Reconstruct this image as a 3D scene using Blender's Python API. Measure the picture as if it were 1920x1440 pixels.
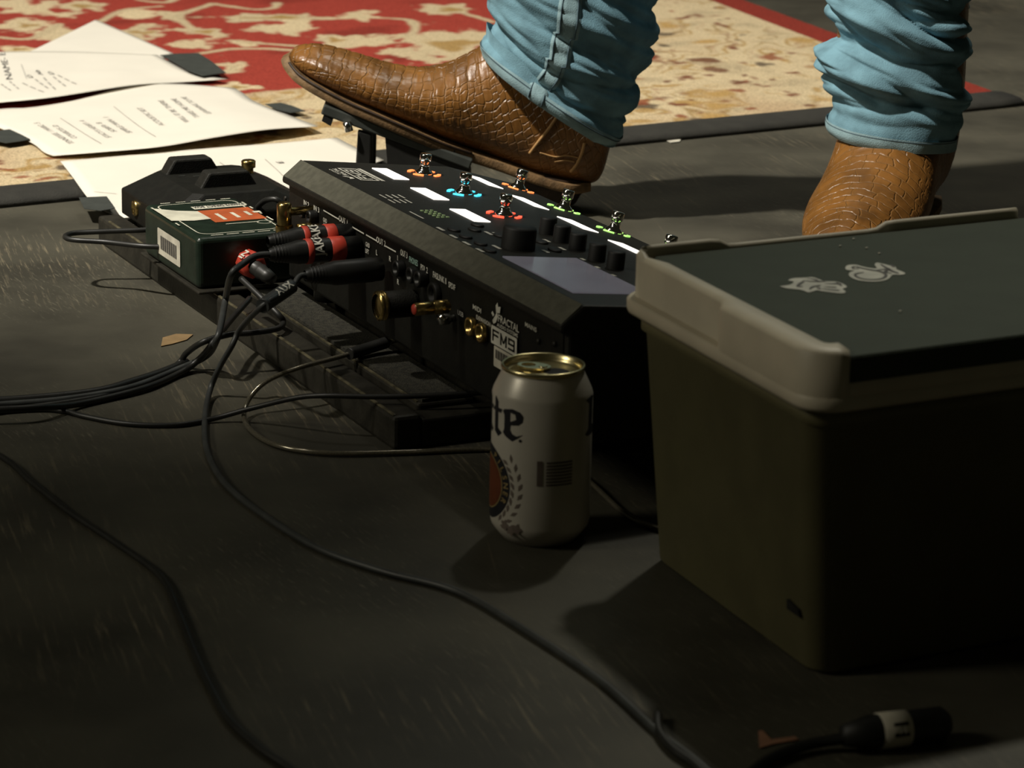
import bpy, bmesh, math, random
import numpy as np
from mathutils import Vector as V, Matrix, noise
random.seed(7)
S = bpy.context.scene
COL = S.collection
for o in list(bpy.data.objects): bpy.data.objects.remove(o)

# ------------------------------------------------------------------ camera
FPX = 5200.0; CAMH = .603; PITCH = math.radians(16); ROLL = math.radians(1.2)
cf = V((0, math.cos(PITCH), -math.sin(PITCH))); cr0 = V((1, 0, 0)); cu0 = cr0.cross(cf)
cR = cr0*math.cos(ROLL) + cu0*math.sin(ROLL); cU = cu0*math.cos(ROLL) - cr0*math.sin(ROLL)
CAM = V((0, 0, CAMH))
cd = bpy.data.cameras.new('camera'); cam = bpy.data.objects.new('camera', cd); COL.objects.link(cam)
cam.matrix_world = Matrix(((cR.x, cU.x, -cf.x, 0), (cR.y, cU.y, -cf.y, 0), (cR.z, cU.z, -cf.z, CAMH), (0, 0, 0, 1)))
cd.sensor_width = 36; cd.lens = FPX/1920*36; cd.clip_start = .05; cd.clip_end = 60
cd.dof.use_dof = True; cd.dof.focus_distance = 2.3; cd.dof.aperture_fstop = 16
S.camera = cam

# ------------------------------------------------------------------ light
W = bpy.data.worlds.new('world'); S.world = W; W.use_nodes = True
W.node_tree.nodes['Background'].inputs[0].default_value = (.9, .86, .55, 1)
W.node_tree.nodes['Background'].inputs[1].default_value = .012
def aim(o, at):
    o.rotation_euler = (V(at)-o.location).to_track_quat('-Z', 'Y').to_euler()
def spot(name, loc, at, power, color, size, blend, radius):
    l = bpy.data.lights.new(name, 'SPOT'); l.energy = power; l.color = color
    l.spot_size = math.radians(size); l.spot_blend = blend; l.shadow_soft_size = radius
    o = bpy.data.objects.new(name, l); COL.objects.link(o); o.location = loc; aim(o, at); return o
spot('stage_spot', (-2.5, 1.3, 4.2), (-.1, 4.0, 0), 1390, (1, .94, .84), 45.5, .60, .10)
spot('soft_fill', (.6, 5.0, 4.6), (.1, 3.6, 0), 330, (1, .95, .82), 34, 1, .9)  # soft fill lamp added to lift the shadows at the back
spot('back_spot', (1.0, 4.6, 4.2), (.48, 1.5, .1), 330, (1, .96, .80), 15, 1, .12)
spot('left_fill', (-4.0, .8, 2.6), (.15, 2.1, 0), 150, (1, .93, .74), 36, 1, .5)  # added broad fill from the front left, stands in for ambient light
S.view_settings.view_transform = 'Standard'; S.view_settings.look = 'None'
S.view_settings.gamma = 1; S.view_settings.use_curve_mapping = False
S.view_settings.exposure = 0

# ------------------------------------------------------------------ pixel -> place
def ray(x, y): return cf + cR*((x-960)/FPX) + cU*((720-y)/FPX)
def P(x, y, z=0.0):
    d = ray(x, y); return CAM + d*((z-CAMH)/d.z)
def D(x, y, Y):
    d = ray(x, y); return CAM + d*(Y/d.y)
def PL(x, y, p, n):
    d = ray(x, y); return CAM + d*((V(p)-CAM).dot(n)/d.dot(n))
ANG = math.radians(25.8)
A = V((math.sin(ANG), -math.cos(ANG), 0)); B = V((math.cos(ANG), math.sin(ANG), 0)); Z = V((0, 0, 1))
O0 = P(528, 330, .13); O0.z = 0
def G(u, v, z): return O0 + A*u + B*v + Z*z      # gear frame: u along the board, v across, z up
def toG(p): d = V(p)-O0; return d.dot(A), d.dot(B), d.z

# ------------------------------------------------------------------ materials
def mat(name, rgb, rough=.5, metal=0, var=.15, scale=60, bump=0, bscale=300, emit=None, es=1, spec=.5, coat=0):
    m = bpy.data.materials.new(name); m.use_nodes = True
    nt = m.node_tree; N = nt.nodes; L = nt.links; b = N['Principled BSDF']
    tc = N.new('ShaderNodeTexCoord')
    b.inputs['Roughness'].default_value = rough; b.inputs['Metallic'].default_value = metal
    b.inputs['Specular IOR Level'].default_value = spec; b.inputs['Coat Weight'].default_value = coat
    n = N.new('ShaderNodeTexNoise'); n.inputs['Scale'].default_value = scale; n.inputs['Detail'].default_value = 4
    L.new(tc.outputs['Object'], n.inputs['Vector'])
    r = N.new('ShaderNodeValToRGB')
    lo = [max(0, c*(1-var)) for c in rgb]; hi = [min(1, c*(1+var)) for c in rgb]
    r.color_ramp.elements[0].color = (*lo, 1); r.color_ramp.elements[1].color = (*hi, 1)
    r.color_ramp.elements[0].position = .35; r.color_ramp.elements[1].position = .65
    L.new(n.outputs['Fac'], r.inputs[0]); L.new(r.outputs[0], b.inputs['Base Color'])
    if bump:
        n2 = N.new('ShaderNodeTexNoise'); n2.inputs['Scale'].default_value = bscale; n2.inputs['Detail'].default_value = 3
        L.new(tc.outputs['Object'], n2.inputs['Vector'])
        bp = N.new('ShaderNodeBump'); bp.inputs['Strength'].default_value = bump; bp.inputs['Distance'].default_value = .002
        L.new(n2.outputs['Fac'], bp.inputs['Height']); L.new(bp.outputs[0], b.inputs['Normal'])
    if emit:
        b.inputs['Emission Color'].default_value = (*emit, 1); b.inputs['Emission Strength'].default_value = es
    return m

def floor_mat():
    m = mat('black_painted_stage', (.060, .056, .041), .62, 0, .35, 6, .12, 90, spec=.25)
    nt = m.node_tree; N = nt.nodes; L = nt.links; b = N['Principled BSDF']
    base = b.inputs['Base Color'].links[0].from_socket
    tc = N['Texture Coordinate']
    prev = base
    for (rz, sx, sy, sc, lo, hi, col) in ((-74, .6, .035, 9, .54, .68, (.24, .20, .13)), (-62, .3, .035, 16, .56, .72, (.20, .18, .13)), (-84, 1, .02, 5, .64, .70, (.12, .10, .07))):
        mp = N.new('ShaderNodeMapping'); mp.vector_type = 'TEXTURE'; mp.inputs['Rotation'].default_value = (0, 0, math.radians(rz)); mp.inputs['Scale'].default_value = (sx, sy, 1)
        L.new(tc.outputs['Object'], mp.inputs['Vector'])
        n = N.new('ShaderNodeTexNoise'); n.inputs['Scale'].default_value = sc; n.inputs['Detail'].default_value = 5; n.inputs['Roughness'].default_value = .65
        L.new(mp.outputs[0], n.inputs['Vector'])
        r = N.new('ShaderNodeMapRange'); r.inputs[1].default_value = lo; r.inputs[2].default_value = hi; r.inputs[4].default_value = .75
        L.new(n.outputs['Fac'], r.inputs[0])
        pn = N.new('ShaderNodeTexNoise'); pn.inputs['Scale'].default_value = 2.2+sc*.12; pn.inputs['Detail'].default_value = 3; L.new(tc.outputs['Object'], pn.inputs['Vector'])
        pm = N.new('ShaderNodeMapRange'); pm.inputs[1].default_value = .46; pm.inputs[2].default_value = .66; L.new(pn.outputs['Fac'], pm.inputs[0])
        ml = N.new('ShaderNodeMath'); ml.operation = 'MULTIPLY'; L.new(r.outputs[0], ml.inputs[0]); L.new(pm.outputs[0], ml.inputs[1]); r = ml
        mx = N.new('ShaderNodeMixRGB'); mx.inputs[2].default_value = (*col, 1)
        L.new(r.outputs[0], mx.inputs[0]); L.new(prev, mx.inputs[1]); prev = mx.outputs[0]
    L.new(prev, b.inputs['Base Color'])
    return m

def rug_mat():
    m = bpy.data.materials.new('patterned_rug_pile'); m.use_nodes = True
    nt = m.node_tree; N = nt.nodes; L = nt.links; b = N['Principled BSDF']
    at = N.new('ShaderNodeVertexColor'); at.layer_name = 'Col'
    tc = N.new('ShaderNodeTexCoord')
    n = N.new('ShaderNodeTexNoise'); n.inputs['Scale'].default_value = 420; n.inputs['Detail'].default_value = 3
    L.new(tc.outputs['Object'], n.inputs['Vector'])
    mr = N.new('ShaderNodeMapRange'); mr.inputs[1].default_value = .3; mr.inputs[2].default_value = .7; mr.inputs[3].default_value = .62; mr.inputs[4].default_value = 1.2
    L.new(n.outputs['Fac'], mr.inputs[0])
    mx = N.new('ShaderNodeVectorMath'); mx.operation = 'SCALE'
    L.new(at.outputs[0], mx.inputs[0]); L.new(mr.outputs[0], mx.inputs['Scale']); L.new(mx.outputs[0], b.inputs['Base Color'])
    bp = N.new('ShaderNodeBump'); bp.inputs['Strength'].default_value = .5; bp.inputs['Distance'].default_value = .002
    L.new(n.outputs['Fac'], bp.inputs['Height']); L.new(bp.outputs[0], b.inputs['Normal'])
    b.inputs['Roughness'].default_value = .95; b.inputs['Specular IOR Level'].default_value = .1
    return m

M = {}
M['floor'] = floor_mat(); M['rug'] = rug_mat()
M['rug_edge'] = mat('black_rug_binding', (.022, .021, .016), .8, bump=.3, bscale=500)
M['paper'] = mat('white_paper', (.80, .76, .66), .7, var=.02, scale=15)
M['ink'] = mat('black_print', (.07, .065, .06), .7)
M['grey_ink'] = mat('grey_print', (.30, .28, .25), .7)
M['rule'] = mat('grey_pencil_rule', (.38, .36, .32), .8)
M['gaffer'] = mat('black_gaffer_tape', (.035, .04, .034), .75, bump=.3, bscale=700)
M['black_metal'] = mat('black_powder_coat', (.0125, .012, .009), .55, .0, .2, 200, .25, 900, spec=.3)
M['panel'] = mat('black_panel', (.007, .007, .005), .55, 0, .2, 100, .1, 700, spec=.25)
M['strip_metal'] = mat('lit_bevel_metal', (.095, .092, .068), .55, 0, .15, 150, .25, 900, spec=.3)  # case metal made paler: light on the tilted bevel put into its colour
M['socket'] = mat('dull_black_socket', (.009, .009, .008), .4, 0, .2, 90)
M['rubber'] = mat('black_rubber', (.012, .012, .010), .55, 0, .2, 90)
M['knob'] = mat('matt_black_knob', (.006, .006, .005), .6)
M['chrome'] = mat('chrome', (.75, .73, .68), .12, 1, .05)
M['brass'] = mat('worn_gold_plating', (.62, .45, .17), .25, 1, .25, 120)
M['white_print'] = mat('white_panel_print', (.66, .64, .55), .6)
M['teal_print'] = mat('teal_panel_print', (.30, .46, .38), .6)
M['lcd'] = mat('lit_white_display', (.9, .9, .9), .4, emit=(1, .94, .86), es=1.25)
M['led_orange'] = mat('orange_led', (.9, .3, .1), .4, emit=(1, .23, .06), es=1.5)
M['led_red'] = mat('red_led', (.9, .15, .1), .4, emit=(1, .09, .04), es=1.5)
M['led_blue'] = mat('cyan_led', (.1, .6, .8), .4, emit=(.06, .65, .9), es=1.4)
M['led_green'] = mat('green_led', (.5, .9, .3), .4, emit=(.42, .85, .18), es=1.1)
M['screen'] = mat('dim_lit_screen', (.05, .05, .06), .15, var=.5, scale=30, emit=(.16, .15, .165), es=.45)
M['di_green'] = mat('dark_green_enamel', (.012, .022, .014), .35, 0, .2, 80, .05, 400)
M['orange_print'] = mat('orange_red_print', (.42, .085, .02), .6)
M['cream_print'] = mat('cream_print', (.62, .60, .48), .6)
M['label'] = mat('white_barcode_label', (.62, .58, .47), .6)
M['red_tape'] = mat('red_label_tape', (.55, .055, .03), .45)
M['cable'] = mat('black_cable_jacket', (.016, .016, .014), .42, 0, .2, 60)
M['cable_grey'] = mat('grey_black_cable_jacket', (.045, .048, .046), .45, 0, .25, 60)
M['cable_clear'] = mat('silver_braid_in_clear_jacket', (.20, .18, .13), .18, .55, .25, 900, coat=.6)
M['velcro'] = mat('dusty_black_loop_fabric', (.032, .030, .020), .95, 0, .45, 300, .9, 900)
M['board'] = mat('worn_black_board_paint', (.024, .022, .016), .5, 0, .3, 60, .2, 300, spec=.35)
M['worn'] = mat('worn_bare_edge', (.13, .115, .07), .4, .3, .5, 90)
M['cooler_cream'] = mat('cream_plastic', (.56, .50, .38), .5, 0, .06, 30, .08, 900)
M['cooler_panel'] = mat('grey_green_plastic', (.052, .064, .046), .75, 0, .05, 30, .25, 900, spec=.2)
M['cooler_body'] = mat('olive_plastic', (.13, .118, .056), .55, 0, .08, 30, .1, 700)
M['decal'] = mat('pale_decal', (.55, .54, .46), .6)
M['can_white'] = mat('satin_white_can_paint', (.60, .56, .48), .35, .15, .03, 50)
M['can_metal'] = mat('bare_can_aluminium', (.72, .62, .34), .28, 1, .06, 80)
M['can_hole'] = mat('dark_can_mouth', (.004, .004, .003), .8)
M['navy'] = mat('navy_black_can_print', (.012, .012, .016), .45)
M['can_gold'] = mat('gold_can_print', (.30, .22, .09), .4)
M['can_red'] = mat('brown_red_can_print', (.13, .035, .012), .45)
M['can_grey'] = mat('grey_brown_can_print', (.14, .11, .09), .5)
def leather_mat():
    m = mat('brown_reptile_leather', (.185, .080, .017), .36, 0, .34, 28, .10, 500, coat=.12)
    nt = m.node_tree; N = nt.nodes; L = nt.links; b = N['Principled BSDF']
    base = b.inputs['Base Color'].links[0].from_socket
    uv = N.new('ShaderNodeUVMap'); uv.uv_map = 'scales'
    nz = N.new('ShaderNodeTexNoise'); nz.inputs['Scale'].default_value = 55; L.new(uv.outputs[0], nz.inputs['Vector'])
    sub = N.new('ShaderNodeVectorMath'); sub.operation = 'MULTIPLY_ADD'; sub.inputs[1].default_value = (.012, .012, 0); L.new(nz.outputs['Color'], sub.inputs[0]); L.new(uv.outputs[0], sub.inputs[2])
    def brick(w, h, mo):
        k = N.new('ShaderNodeTexBrick'); k.inputs['Scale'].default_value = 1; k.inputs['Brick Width'].default_value = w; k.inputs['Row Height'].default_value = h
        k.inputs['Mortar Size'].default_value = mo; k.inputs['Mortar Smooth'].default_value = 1; k.offset = .22; k.squash = .7; k.squash_frequency = 3
        L.new(sub.outputs[0], k.inputs['Vector']); return k.outputs['Fac']
    big, small = brick(.0190, .0120, .0011), brick(.0085, .0080, .0009)
    sx = N.new('ShaderNodeSeparateXYZ'); L.new(uv.outputs[0], sx.inputs[0])
    ab = N.new('ShaderNodeMath'); ab.operation = 'ABSOLUTE'; L.new(sx.outputs['X'], ab.inputs[0])
    mr = N.new('ShaderNodeMapRange'); mr.inputs[1].default_value = .042; mr.inputs[2].default_value = .062; L.new(ab.outputs[0], mr.inputs[0])
    mx = N.new('ShaderNodeMix'); mx.data_type = 'FLOAT'; L.new(mr.outputs[0], mx.inputs[0]); L.new(big, mx.inputs[2]); L.new(small, mx.inputs[3])
    bp = N.new('ShaderNodeBump'); bp.invert = True; bp.inputs['Strength'].default_value = .55; bp.inputs['Distance'].default_value = .0018
    L.new(mx.outputs[0], bp.inputs['Height']); L.new(b.inputs['Normal'].links[0].from_socket, bp.inputs['Normal']); L.new(bp.outputs[0], b.inputs['Normal'])
    cm = N.new('ShaderNodeMixRGB'); cm.inputs[2].default_value = (.25, .13, .04, 1)
    sc_ = N.new('ShaderNodeMath'); sc_.operation = 'MULTIPLY'; sc_.inputs[1].default_value = .45; L.new(mx.outputs[0], sc_.inputs[0])
    L.new(sc_.outputs[0], cm.inputs[0]); L.new(base, cm.inputs[1]); L.new(cm.outputs[0], b.inputs['Base Color'])
    return m
M['leather'] = leather_mat()
M['sole'] = mat('worn_tan_sole_edge', (.17, .10, .042), .65, 0, .35, 90, .3, 400)
M['heel'] = mat('dark_stacked_heel', (.03, .016, .008), .6, 0, .3, 90)
M['thread'] = mat('tan_piping', (.42, .24, .09), .6)
M['tan_chip'] = mat('worn_tan_paint', (.26, .17, .075), .8)
M['scrap'] = mat('white_scrap', (.6, .57, .47), .7)
def denim(name, rgb):
    m = mat(name, rgb, .85, 0, .18, 45, .35, 900, spec=.2); return m
M['denim'] = denim('washed_blue_denim', (.172, .318, .385))
M['denim_hem'] = denim('faded_denim_hem', (.27, .40, .43))
M['stitch'] = mat('dark_denim_stitching', (.06, .10, .12), .9)
M['pedal_face'] = mat('grey_pedal_metal', (.05, .055, .048), .5)

# ------------------------------------------------------------------ mesh builder
class MB:
    def __init__(s): s.v = []; s.f = []; s.smooth = []
    def add(s, vs, fs, smooth=False):
        o = len(s.v); s.v += [V(p) for p in vs]
        s.f += [tuple(i+o for i in f) for f in fs]; s.smooth += [smooth]*len(fs); return s
    def hexa(s, lo, hi):          # lo, hi: 4 points each, same winding (ccw seen from above)
        n = len(lo); vs = list(lo)+list(hi)
        fs = [tuple(range(n-1, -1, -1)), tuple(range(n, 2*n))] + [(i, (i+1) % n, n+(i+1) % n, n+i) for i in range(n)]
        return s.add(vs, fs)
    def gbox(s, u0, u1, v0, v1, z0, z1, zf=None, F=None):
        F = F or G
        zf = zf or (lambda u, v: 0)
        q = ((u0, v0), (u0, v1), (u1, v1), (u1, v0))
        q = q if (F(0, 0, 0)-F(1, 0, 0)).cross(F(0, 0, 0)-F(0, 1, 0)).z < 0 else q[::-1]
        return s.hexa([F(u, v, z0+zf(u, v)) for u, v in q], [F(u, v, z1+zf(u, v)) for u, v in q])
    def cyl(s, p, q, r, r2=None, n=16, caps=True, smooth=True):
        p = V(p); q = V(q); r2 = r if r2 is None else r2
        d = (q-p).normalized(); x = d.orthogonal().normalized(); y = d.cross(x)
        lo = [p+(x*math.cos(t)+y*math.sin(t))*r for t in [2*math.pi*i/n for i in range(n)]]
        hi = [q+(x*math.cos(t)+y*math.sin(t))*r2 for t in [2*math.pi*i/n for i in range(n)]]
        o = len(s.v); s.add(lo+hi, [(i, (i+1) % n, n+(i+1) % n, n+i) for i in range(n)], smooth)
        if caps:
            s.f += [tuple(o+i for i in range(n-1, -1, -1)), tuple(o+n+i for i in range(n))]; s.smooth += [False, False]
        return s
    def lathe(s, c, axis, prof, n=48, cap=False):
        c = V(c); d = V(axis).normalized(); x = d.orthogonal().normalized(); y = d.cross(x)
        rings = [[c+d*h+(x*math.cos(2*math.pi*i/n)+y*math.sin(2*math.pi*i/n))*r for i in range(n)] for r, h in prof]
        return s.loft(rings, cap)
    def loft(s, rings, cap=True, smooth=True, closed=True):
        n = len(rings[0]); o = len(s.v); vs = [p for r in rings for p in r]; fs = []
        m = n if closed else n-1
        for k in range(len(rings)-1):
            for i in range(m):
                j = (i+1) % n
                fs.append((k*n+i, k*n+j, (k+1)*n+j, (k+1)*n+i))
        s.add(vs, fs, smooth)
        if cap:
            s.f += [tuple(o+i for i in range(n-1, -1, -1)), tuple(o+(len(rings)-1)*n+i for i in range(n))]; s.smooth += [False, False]
        return s
    def tube(s, pts, r, n=10, sub=8, cap=True):
        pts = cat(pts, sub) if sub > 1 else [V(p) for p in pts]
        rad = r if callable(r) else (lambda t: r)
        rings = []; x = None
        for i, p in enumerate(pts):
            d = (pts[min(i+1, len(pts)-1)]-pts[max(i-1, 0)]).normalized()
            x = d.orthogonal().normalized() if x is None else (x-d*x.dot(d)).normalized()
            y = d.cross(x); rr = rad(i/(len(pts)-1))
            rings.append([p+(x*math.cos(2*math.pi*k/n)+y*math.sin(2*math.pi*k/n))*rr for k in range(n)])
        return s.loft(rings, cap)
    def poly(s, pts, off=V((0, 0, 0))):
        from mathutils.geometry import tessellate_polygon
        pts = [V(p)+off for p in pts]
        return s.add(pts, [tuple(t) for t in tessellate_polygon([pts])])
    def quad(s, a, b, c, d): return s.add([a, b, c, d], [(0, 1, 2, 3)])

def cat(pts, sub):
    pts = [V(p) for p in pts]; out = []
    for i in range(len(pts)-1):
        p0 = pts[max(i-1, 0)]; p1 = pts[i]; p2 = pts[i+1]; p3 = pts[min(i+2, len(pts)-1)]
        for k in range(sub):
            t = k/sub; t2 = t*t; t3 = t2*t
            out.append(.5*((2*p1)+(p2-p0)*t+(2*p0-5*p1+4*p2-p3)*t2+(3*p1-p0-3*p2+p3)*t3))
    out.append(pts[-1]); return out

def root_loc(o):
    while o.parent: o = o.parent
    return o.location
def obj(name, mb, m, parent=None, bevel=0, seg=2, fix=True, subsurf=0, loc=None, solid=0):
    me = bpy.data.meshes.new(name)
    if parent is not None: off = V(root_loc(parent))
    elif loc is not None: off = V(loc)
    else:
        xs = [p.x for p in mb.v]; ys = [p.y for p in mb.v]; zs = [p.z for p in mb.v]
        off = V(((min(xs)+max(xs))/2, (min(ys)+max(ys))/2, min(zs)))
    me.from_pydata([p-off for p in mb.v], [], mb.f); me.materials.append(m)
    for p, sm in zip(me.polygons, mb.smooth): p.use_smooth = sm
    if fix:
        bm = bmesh.new(); bm.from_mesh(me); bmesh.ops.recalc_face_normals(bm, faces=bm.faces); bm.to_mesh(me); bm.free()
    o = bpy.data.objects.new(name, me); COL.objects.link(o)
    if parent is not None: o.parent = parent
    else: o.location = off
    if bevel:
        b = o.modifiers.new('b', 'BEVEL'); b.width = bevel; b.segments = seg; b.limit_method = 'ANGLE'; b.angle_limit = math.radians(35)
    if solid:
        q = o.modifiers.new('s', 'SOLIDIFY'); q.thickness = solid; q.offset = -1
    if any(k in name for k in ('lettering', 'print', 'legends', 'marks', 'lines', 'logo', 'bars', 'drawing', 'meter_leds', 'crumbs', 'stitch')): o['kind'] = 'stuff'
    return o
def tag(o, label, cat_, group=None, kind=None):
    o['label'] = label; o['category'] = cat_
    if group: o['group'] = group
    if kind: o['kind'] = kind
    return o
def thing(name, label, cat_, loc, group=None):
    e = bpy.data.objects.new(name, None); COL.objects.link(e); e.location = loc; e.empty_display_size = .02
    return tag(e, label, cat_, group)
def struct(o): o['kind'] = 'structure'; return o

def text(mb, s, o, xd, yd, h, w=None, align='L', thick=0.0, bend=None):
    cu = bpy.data.curves.new('t', 'FONT'); cu.body = s; cu.size = 1; cu.offset = thick; cu.resolution_u = 3
    ob = bpy.data.objects.new('t', cu); me = ob.to_mesh()
    vs = [p.co.copy() for p in me.vertices]; fs = [tuple(p.vertices) for p in me.polygons]
    ob.to_mesh_clear(); bpy.data.objects.remove(ob); bpy.data.curves.remove(cu)
    if not vs: return mb
    x0 = min(p.x for p in vs); x1 = max(p.x for p in vs)
    sy = h/.72; sx = sy if w is None else w/(x1-x0)
    sh = 0 if align == 'L' else (x1-x0)*sx/2
    xd = V(xd).normalized() if xd is not None else None; yd = V(yd).normalized() if yd is not None else None
    if bend: mb.add([bend((p.x-x0)*sx-sh, p.y*sy) for p in vs], fs)
    else: mb.add([V(o)+xd*((p.x-x0)*sx-sh)+yd*(p.y*sy) for p in vs], fs)
    return mb

# ================================================================== floor
mb = MB(); mb.hexa([V((-5, .2, -.04)), V((5, .2, -.04)), V((5, 9, -.04)), V((-5, 9, -.04))], [V((-5, .2, 0)), V((5, .2, 0)), V((5, 9, 0)), V((-5, 9, 0))])
struct(obj('floor', mb, M['floor'], loc=(0, 0, 0)))

# ================================================================== rug
RZ = .008
nA = P(0, 353, RZ); nB = P(1552, 204, RZ); ds = (nB-nA); ds.z = 0; ds.normalize()
rA = P(1395, 0, RZ); rB = P(1580, 68, RZ); dt = (rA-rB); dt.z = 0; dt.normalize()
# corner = near line x right line
den = ds.x*(-dt.y)-ds.y*(-dt.x); q = rB-nA
sc = (q.x*(-dt.y)-q.y*(-dt.x))/den
RC = nA+ds*sc
def rugp(s, t): return RC - ds*s + dt*t         # s: leftwards along the near edge, t: away
SL, TL = 2.3, 2.0
NS, NT = 900, 420
sv = np.linspace(0, SL, NS); tv = np.linspace(0, TL, NT)
SS, TT = np.meshgrid(sv, tv, indexing='ij')
RX = RC.x-ds.x*SS+dt.x*TT; RY = RC.y-ds.y*SS+dt.y*TT
rng = np.random.RandomState(3)
def vnoise(x, y, seed):
    g = np.random.RandomState(seed).rand(64, 64)
    xi = np.floor(x).astype(int); yi = np.floor(y).astype(int); fx = x-xi; fy = y-yi
    fx = fx*fx*(3-2*fx); fy = fy*fy*(3-2*fy)
    h = lambda i, j: g[i % 64, j % 64]
    return (h(xi, yi)*(1-fx)+h(xi+1, yi)*fx)*(1-fy)+(h(xi, yi+1)*(1-fx)+h(xi+1, yi+1)*fx)*fy
def fbm(f, seed): return (vnoise(SS*f, TT*f, seed)+.5*vnoise(SS*f*2, TT*f*2, seed+1)+.25*vnoise(SS*f*4, TT*f*4, seed+2))/1.75
RED = np.array((.335, .050, .034)); CREAM = np.array((.62, .50, .31)); OCH = np.array((.42, .27, .10)); BRN = np.array((.15, .055, .03)); DRK = np.array((.09, .065, .045))
BW_N, BW_R, RS = .40, .34, .055
n1 = fbm(22, 11); n2 = fbm(9, 21); n3 = fbm(48, 31)
colr = np.zeros((NS, NT, 3)); colr[:] = RED
def mixin(mask, c):
    global colr
    k = np.clip(mask, 0, 1)[..., None]; colr = colr*(1-k)+np.array(c)*k
wob = (n1-.5)
def blob(px, py, rx, ry, c, lob=5, amp=.13, soft=.16):
    p = P(px, py, RZ); ex = P(px+rx, py, RZ)-p; ey = P(px, py-ry, RZ)-p
    det = ex.x*ey.y-ex.y*ey.x
    dx = RX-p.x; dy = RY-p.y
    a = (dx*ey.y-dy*ey.x)/det; b_ = (-dx*ex.y+dy*ex.x)/det
    rad = np.hypot(a, b_); th = np.arctan2(b_, a)
    edge = 1+amp*np.sin(lob*th+px)+1.3*wob+1.3*(n3-.5)
    mixin((edge-rad)/soft*.5+.5, c)
    return rad, th
def vine(pts, w, c):
    P3 = cat([P(x, y, RZ) for x, y in pts], 6)
    d = np.full(RX.shape, 9.)
    for i in range(len(P3)-1):
        ax, ay = P3[i].x, P3[i].y; bx, by = P3[i+1].x-ax, P3[i+1].y-ay
        t = np.clip(((RX-ax)*bx+(RY-ay)*by)/(bx*bx+by*by+1e-12), 0, 1)
        d = np.minimum(d, np.hypot(RX-ax-t*bx, RY-ay-t*by))
    mixin((w*(1+.8*wob)-d)/.003*.5+.5, c)
# pattern of the red field
mixin((n2-.62)*6, RED*.72)
FL = [(45, 47, 45, 12), (50, 13, 75, 15), (150, 12, 50, 10), (100, 62, 34, 14), (28, 92, 34, 8), (255, 27, 46, 9), (262, 62, 52, 14), (318, 27, 26, 9),
      (375, 60, 46, 8), (372, 81, 45, 9), (505, 33, 98, 8), (518, 52, 43, 11), (466, 80, 34, 6), (432, 122, 33, 12), (443, 163, 31, 8), (545, 187, 50, 12),
      (625, 75, 32, 10), (682, 30, 40, 8), (842, 18, 54, 9), (675, 77, 66, 11), (835, 85, 88, 26), (550, 45, 30, 10), (655, 103, 23, 7), (770, 100, 60, 12),
      (60, 225, 50, 9), (620, -30, 60, 10), (300, -35, 70, 12), (100, -40, 60, 10), (800, -40, 60, 10), (-120, 60, 60, 14), (-150, 130, 50, 12), (470, -60, 50, 9)]
for i, (x, y, rx, ry) in enumerate(FL):
    blob(x, y, rx, ry, CREAM*(.86+.22*rng.rand()), 4+i % 4)
for x, y, rx, ry in FL[::2]:
    blob(x+rx*.15, y, rx*.4, ry*.32, OCH*.9, 3, .35, .35)
for pts in ([(377, 100), (433, 92), (490, 91), (545, 94)], [(433, 76), (500, 82), (555, 86)], [(362, 54), (345, 42), (338, 28), (400, 7)], [(400, 7), (470, 17), (512, 15), (520, 6)],
            [(738, 35), (770, 39), (779, 54), (766, 66), (735, 73)], [(190, 40), (230, 20), (300, 12)], [(870, 25), (905, 35), (925, 42)], [(0, 70), (60, 72), (110, 45)], [(260, 0), (310, 5), (330, -4)]):
    vine(pts, .007, CREAM*.85)
# cream border with small brown and ochre motifs
bm_ = np.maximum((BW_N-TT)/.012, (BW_R-SS)/.012)
bord = np.clip(bm_+.5+wob*2, 0, 1)
field = colr.copy()
colr[:] = CREAM
n4 = fbm(6, 41); n5 = fbm(14, 51)
mixin((n4-.52)*4, OCH*.9+.14); mixin((n1-.58)*5, CREAM*.78)
for fq, ph, thr, cc in ((15, 0, .26, OCH*.95), (21, 2.1, .20, OCH*.75), (11, 4.2, .12, BRN*1.8)):
    sw = np.abs(np.sin((SS*.6+TT*.8)*fq+11*n4+6*n5+ph)); mixin((thr-sw)*4.5*np.clip((n2-.42)*8, 0, 1), cc)
mixin((n5-.66)*8, OCH*1.1); mixin((fbm(30, 61)-.70)*9, BRN*1.3)
for i in range(420):
    s0 = rng.rand()*SL; t0 = rng.rand()*BW_N if rng.rand() < .75 else rng.rand()*TL
    if t0 > BW_N: s0 = rng.rand()*BW_R
    a0 = rng.rand()*3.14; r1 = .007+.020*rng.rand()**2; r2 = r1*(.3+.5*rng.rand())
    i0 = max(0, int((s0-.06)/SL*NS)); i1 = int((s0+.06)/SL*NS)+1; j0 = max(0, int((t0-.06)/TL*NT)); j1 = int((t0+.06)/TL*NT)+1
    ss = SS[i0:i1, j0:j1]-s0; tt = (TT[i0:i1, j0:j1]-t0)
    if ss.size == 0: continue
    aa = (ss*math.cos(a0)+tt*math.sin(a0))/r1; bb = (-ss*math.sin(a0)+tt*math.cos(a0))/r2
    k = np.clip((1+2.2*wob[i0:i1, j0:j1]+2.6*(n3[i0:i1, j0:j1]-.5)-np.hypot(aa, bb))*1.6, 0, .85)[..., None]
    c = (BRN, OCH, DRK, np.array((.26, .07, .03)), OCH)[i % 5]
    colr[i0:i1, j0:j1] = colr[i0:i1, j0:j1]*(1-k)+c*k
k = bord[..., None]; colr = field*(1-k)+colr*k
mixin((RS-SS)/.004, RED*.75)
co = np.stack([RX, RY, np.full(RX.shape, RZ)+.0012*(n3-.5)], -1).reshape(-1, 3)
idx = np.arange(NS*NT).reshape(NS, NT)
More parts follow.
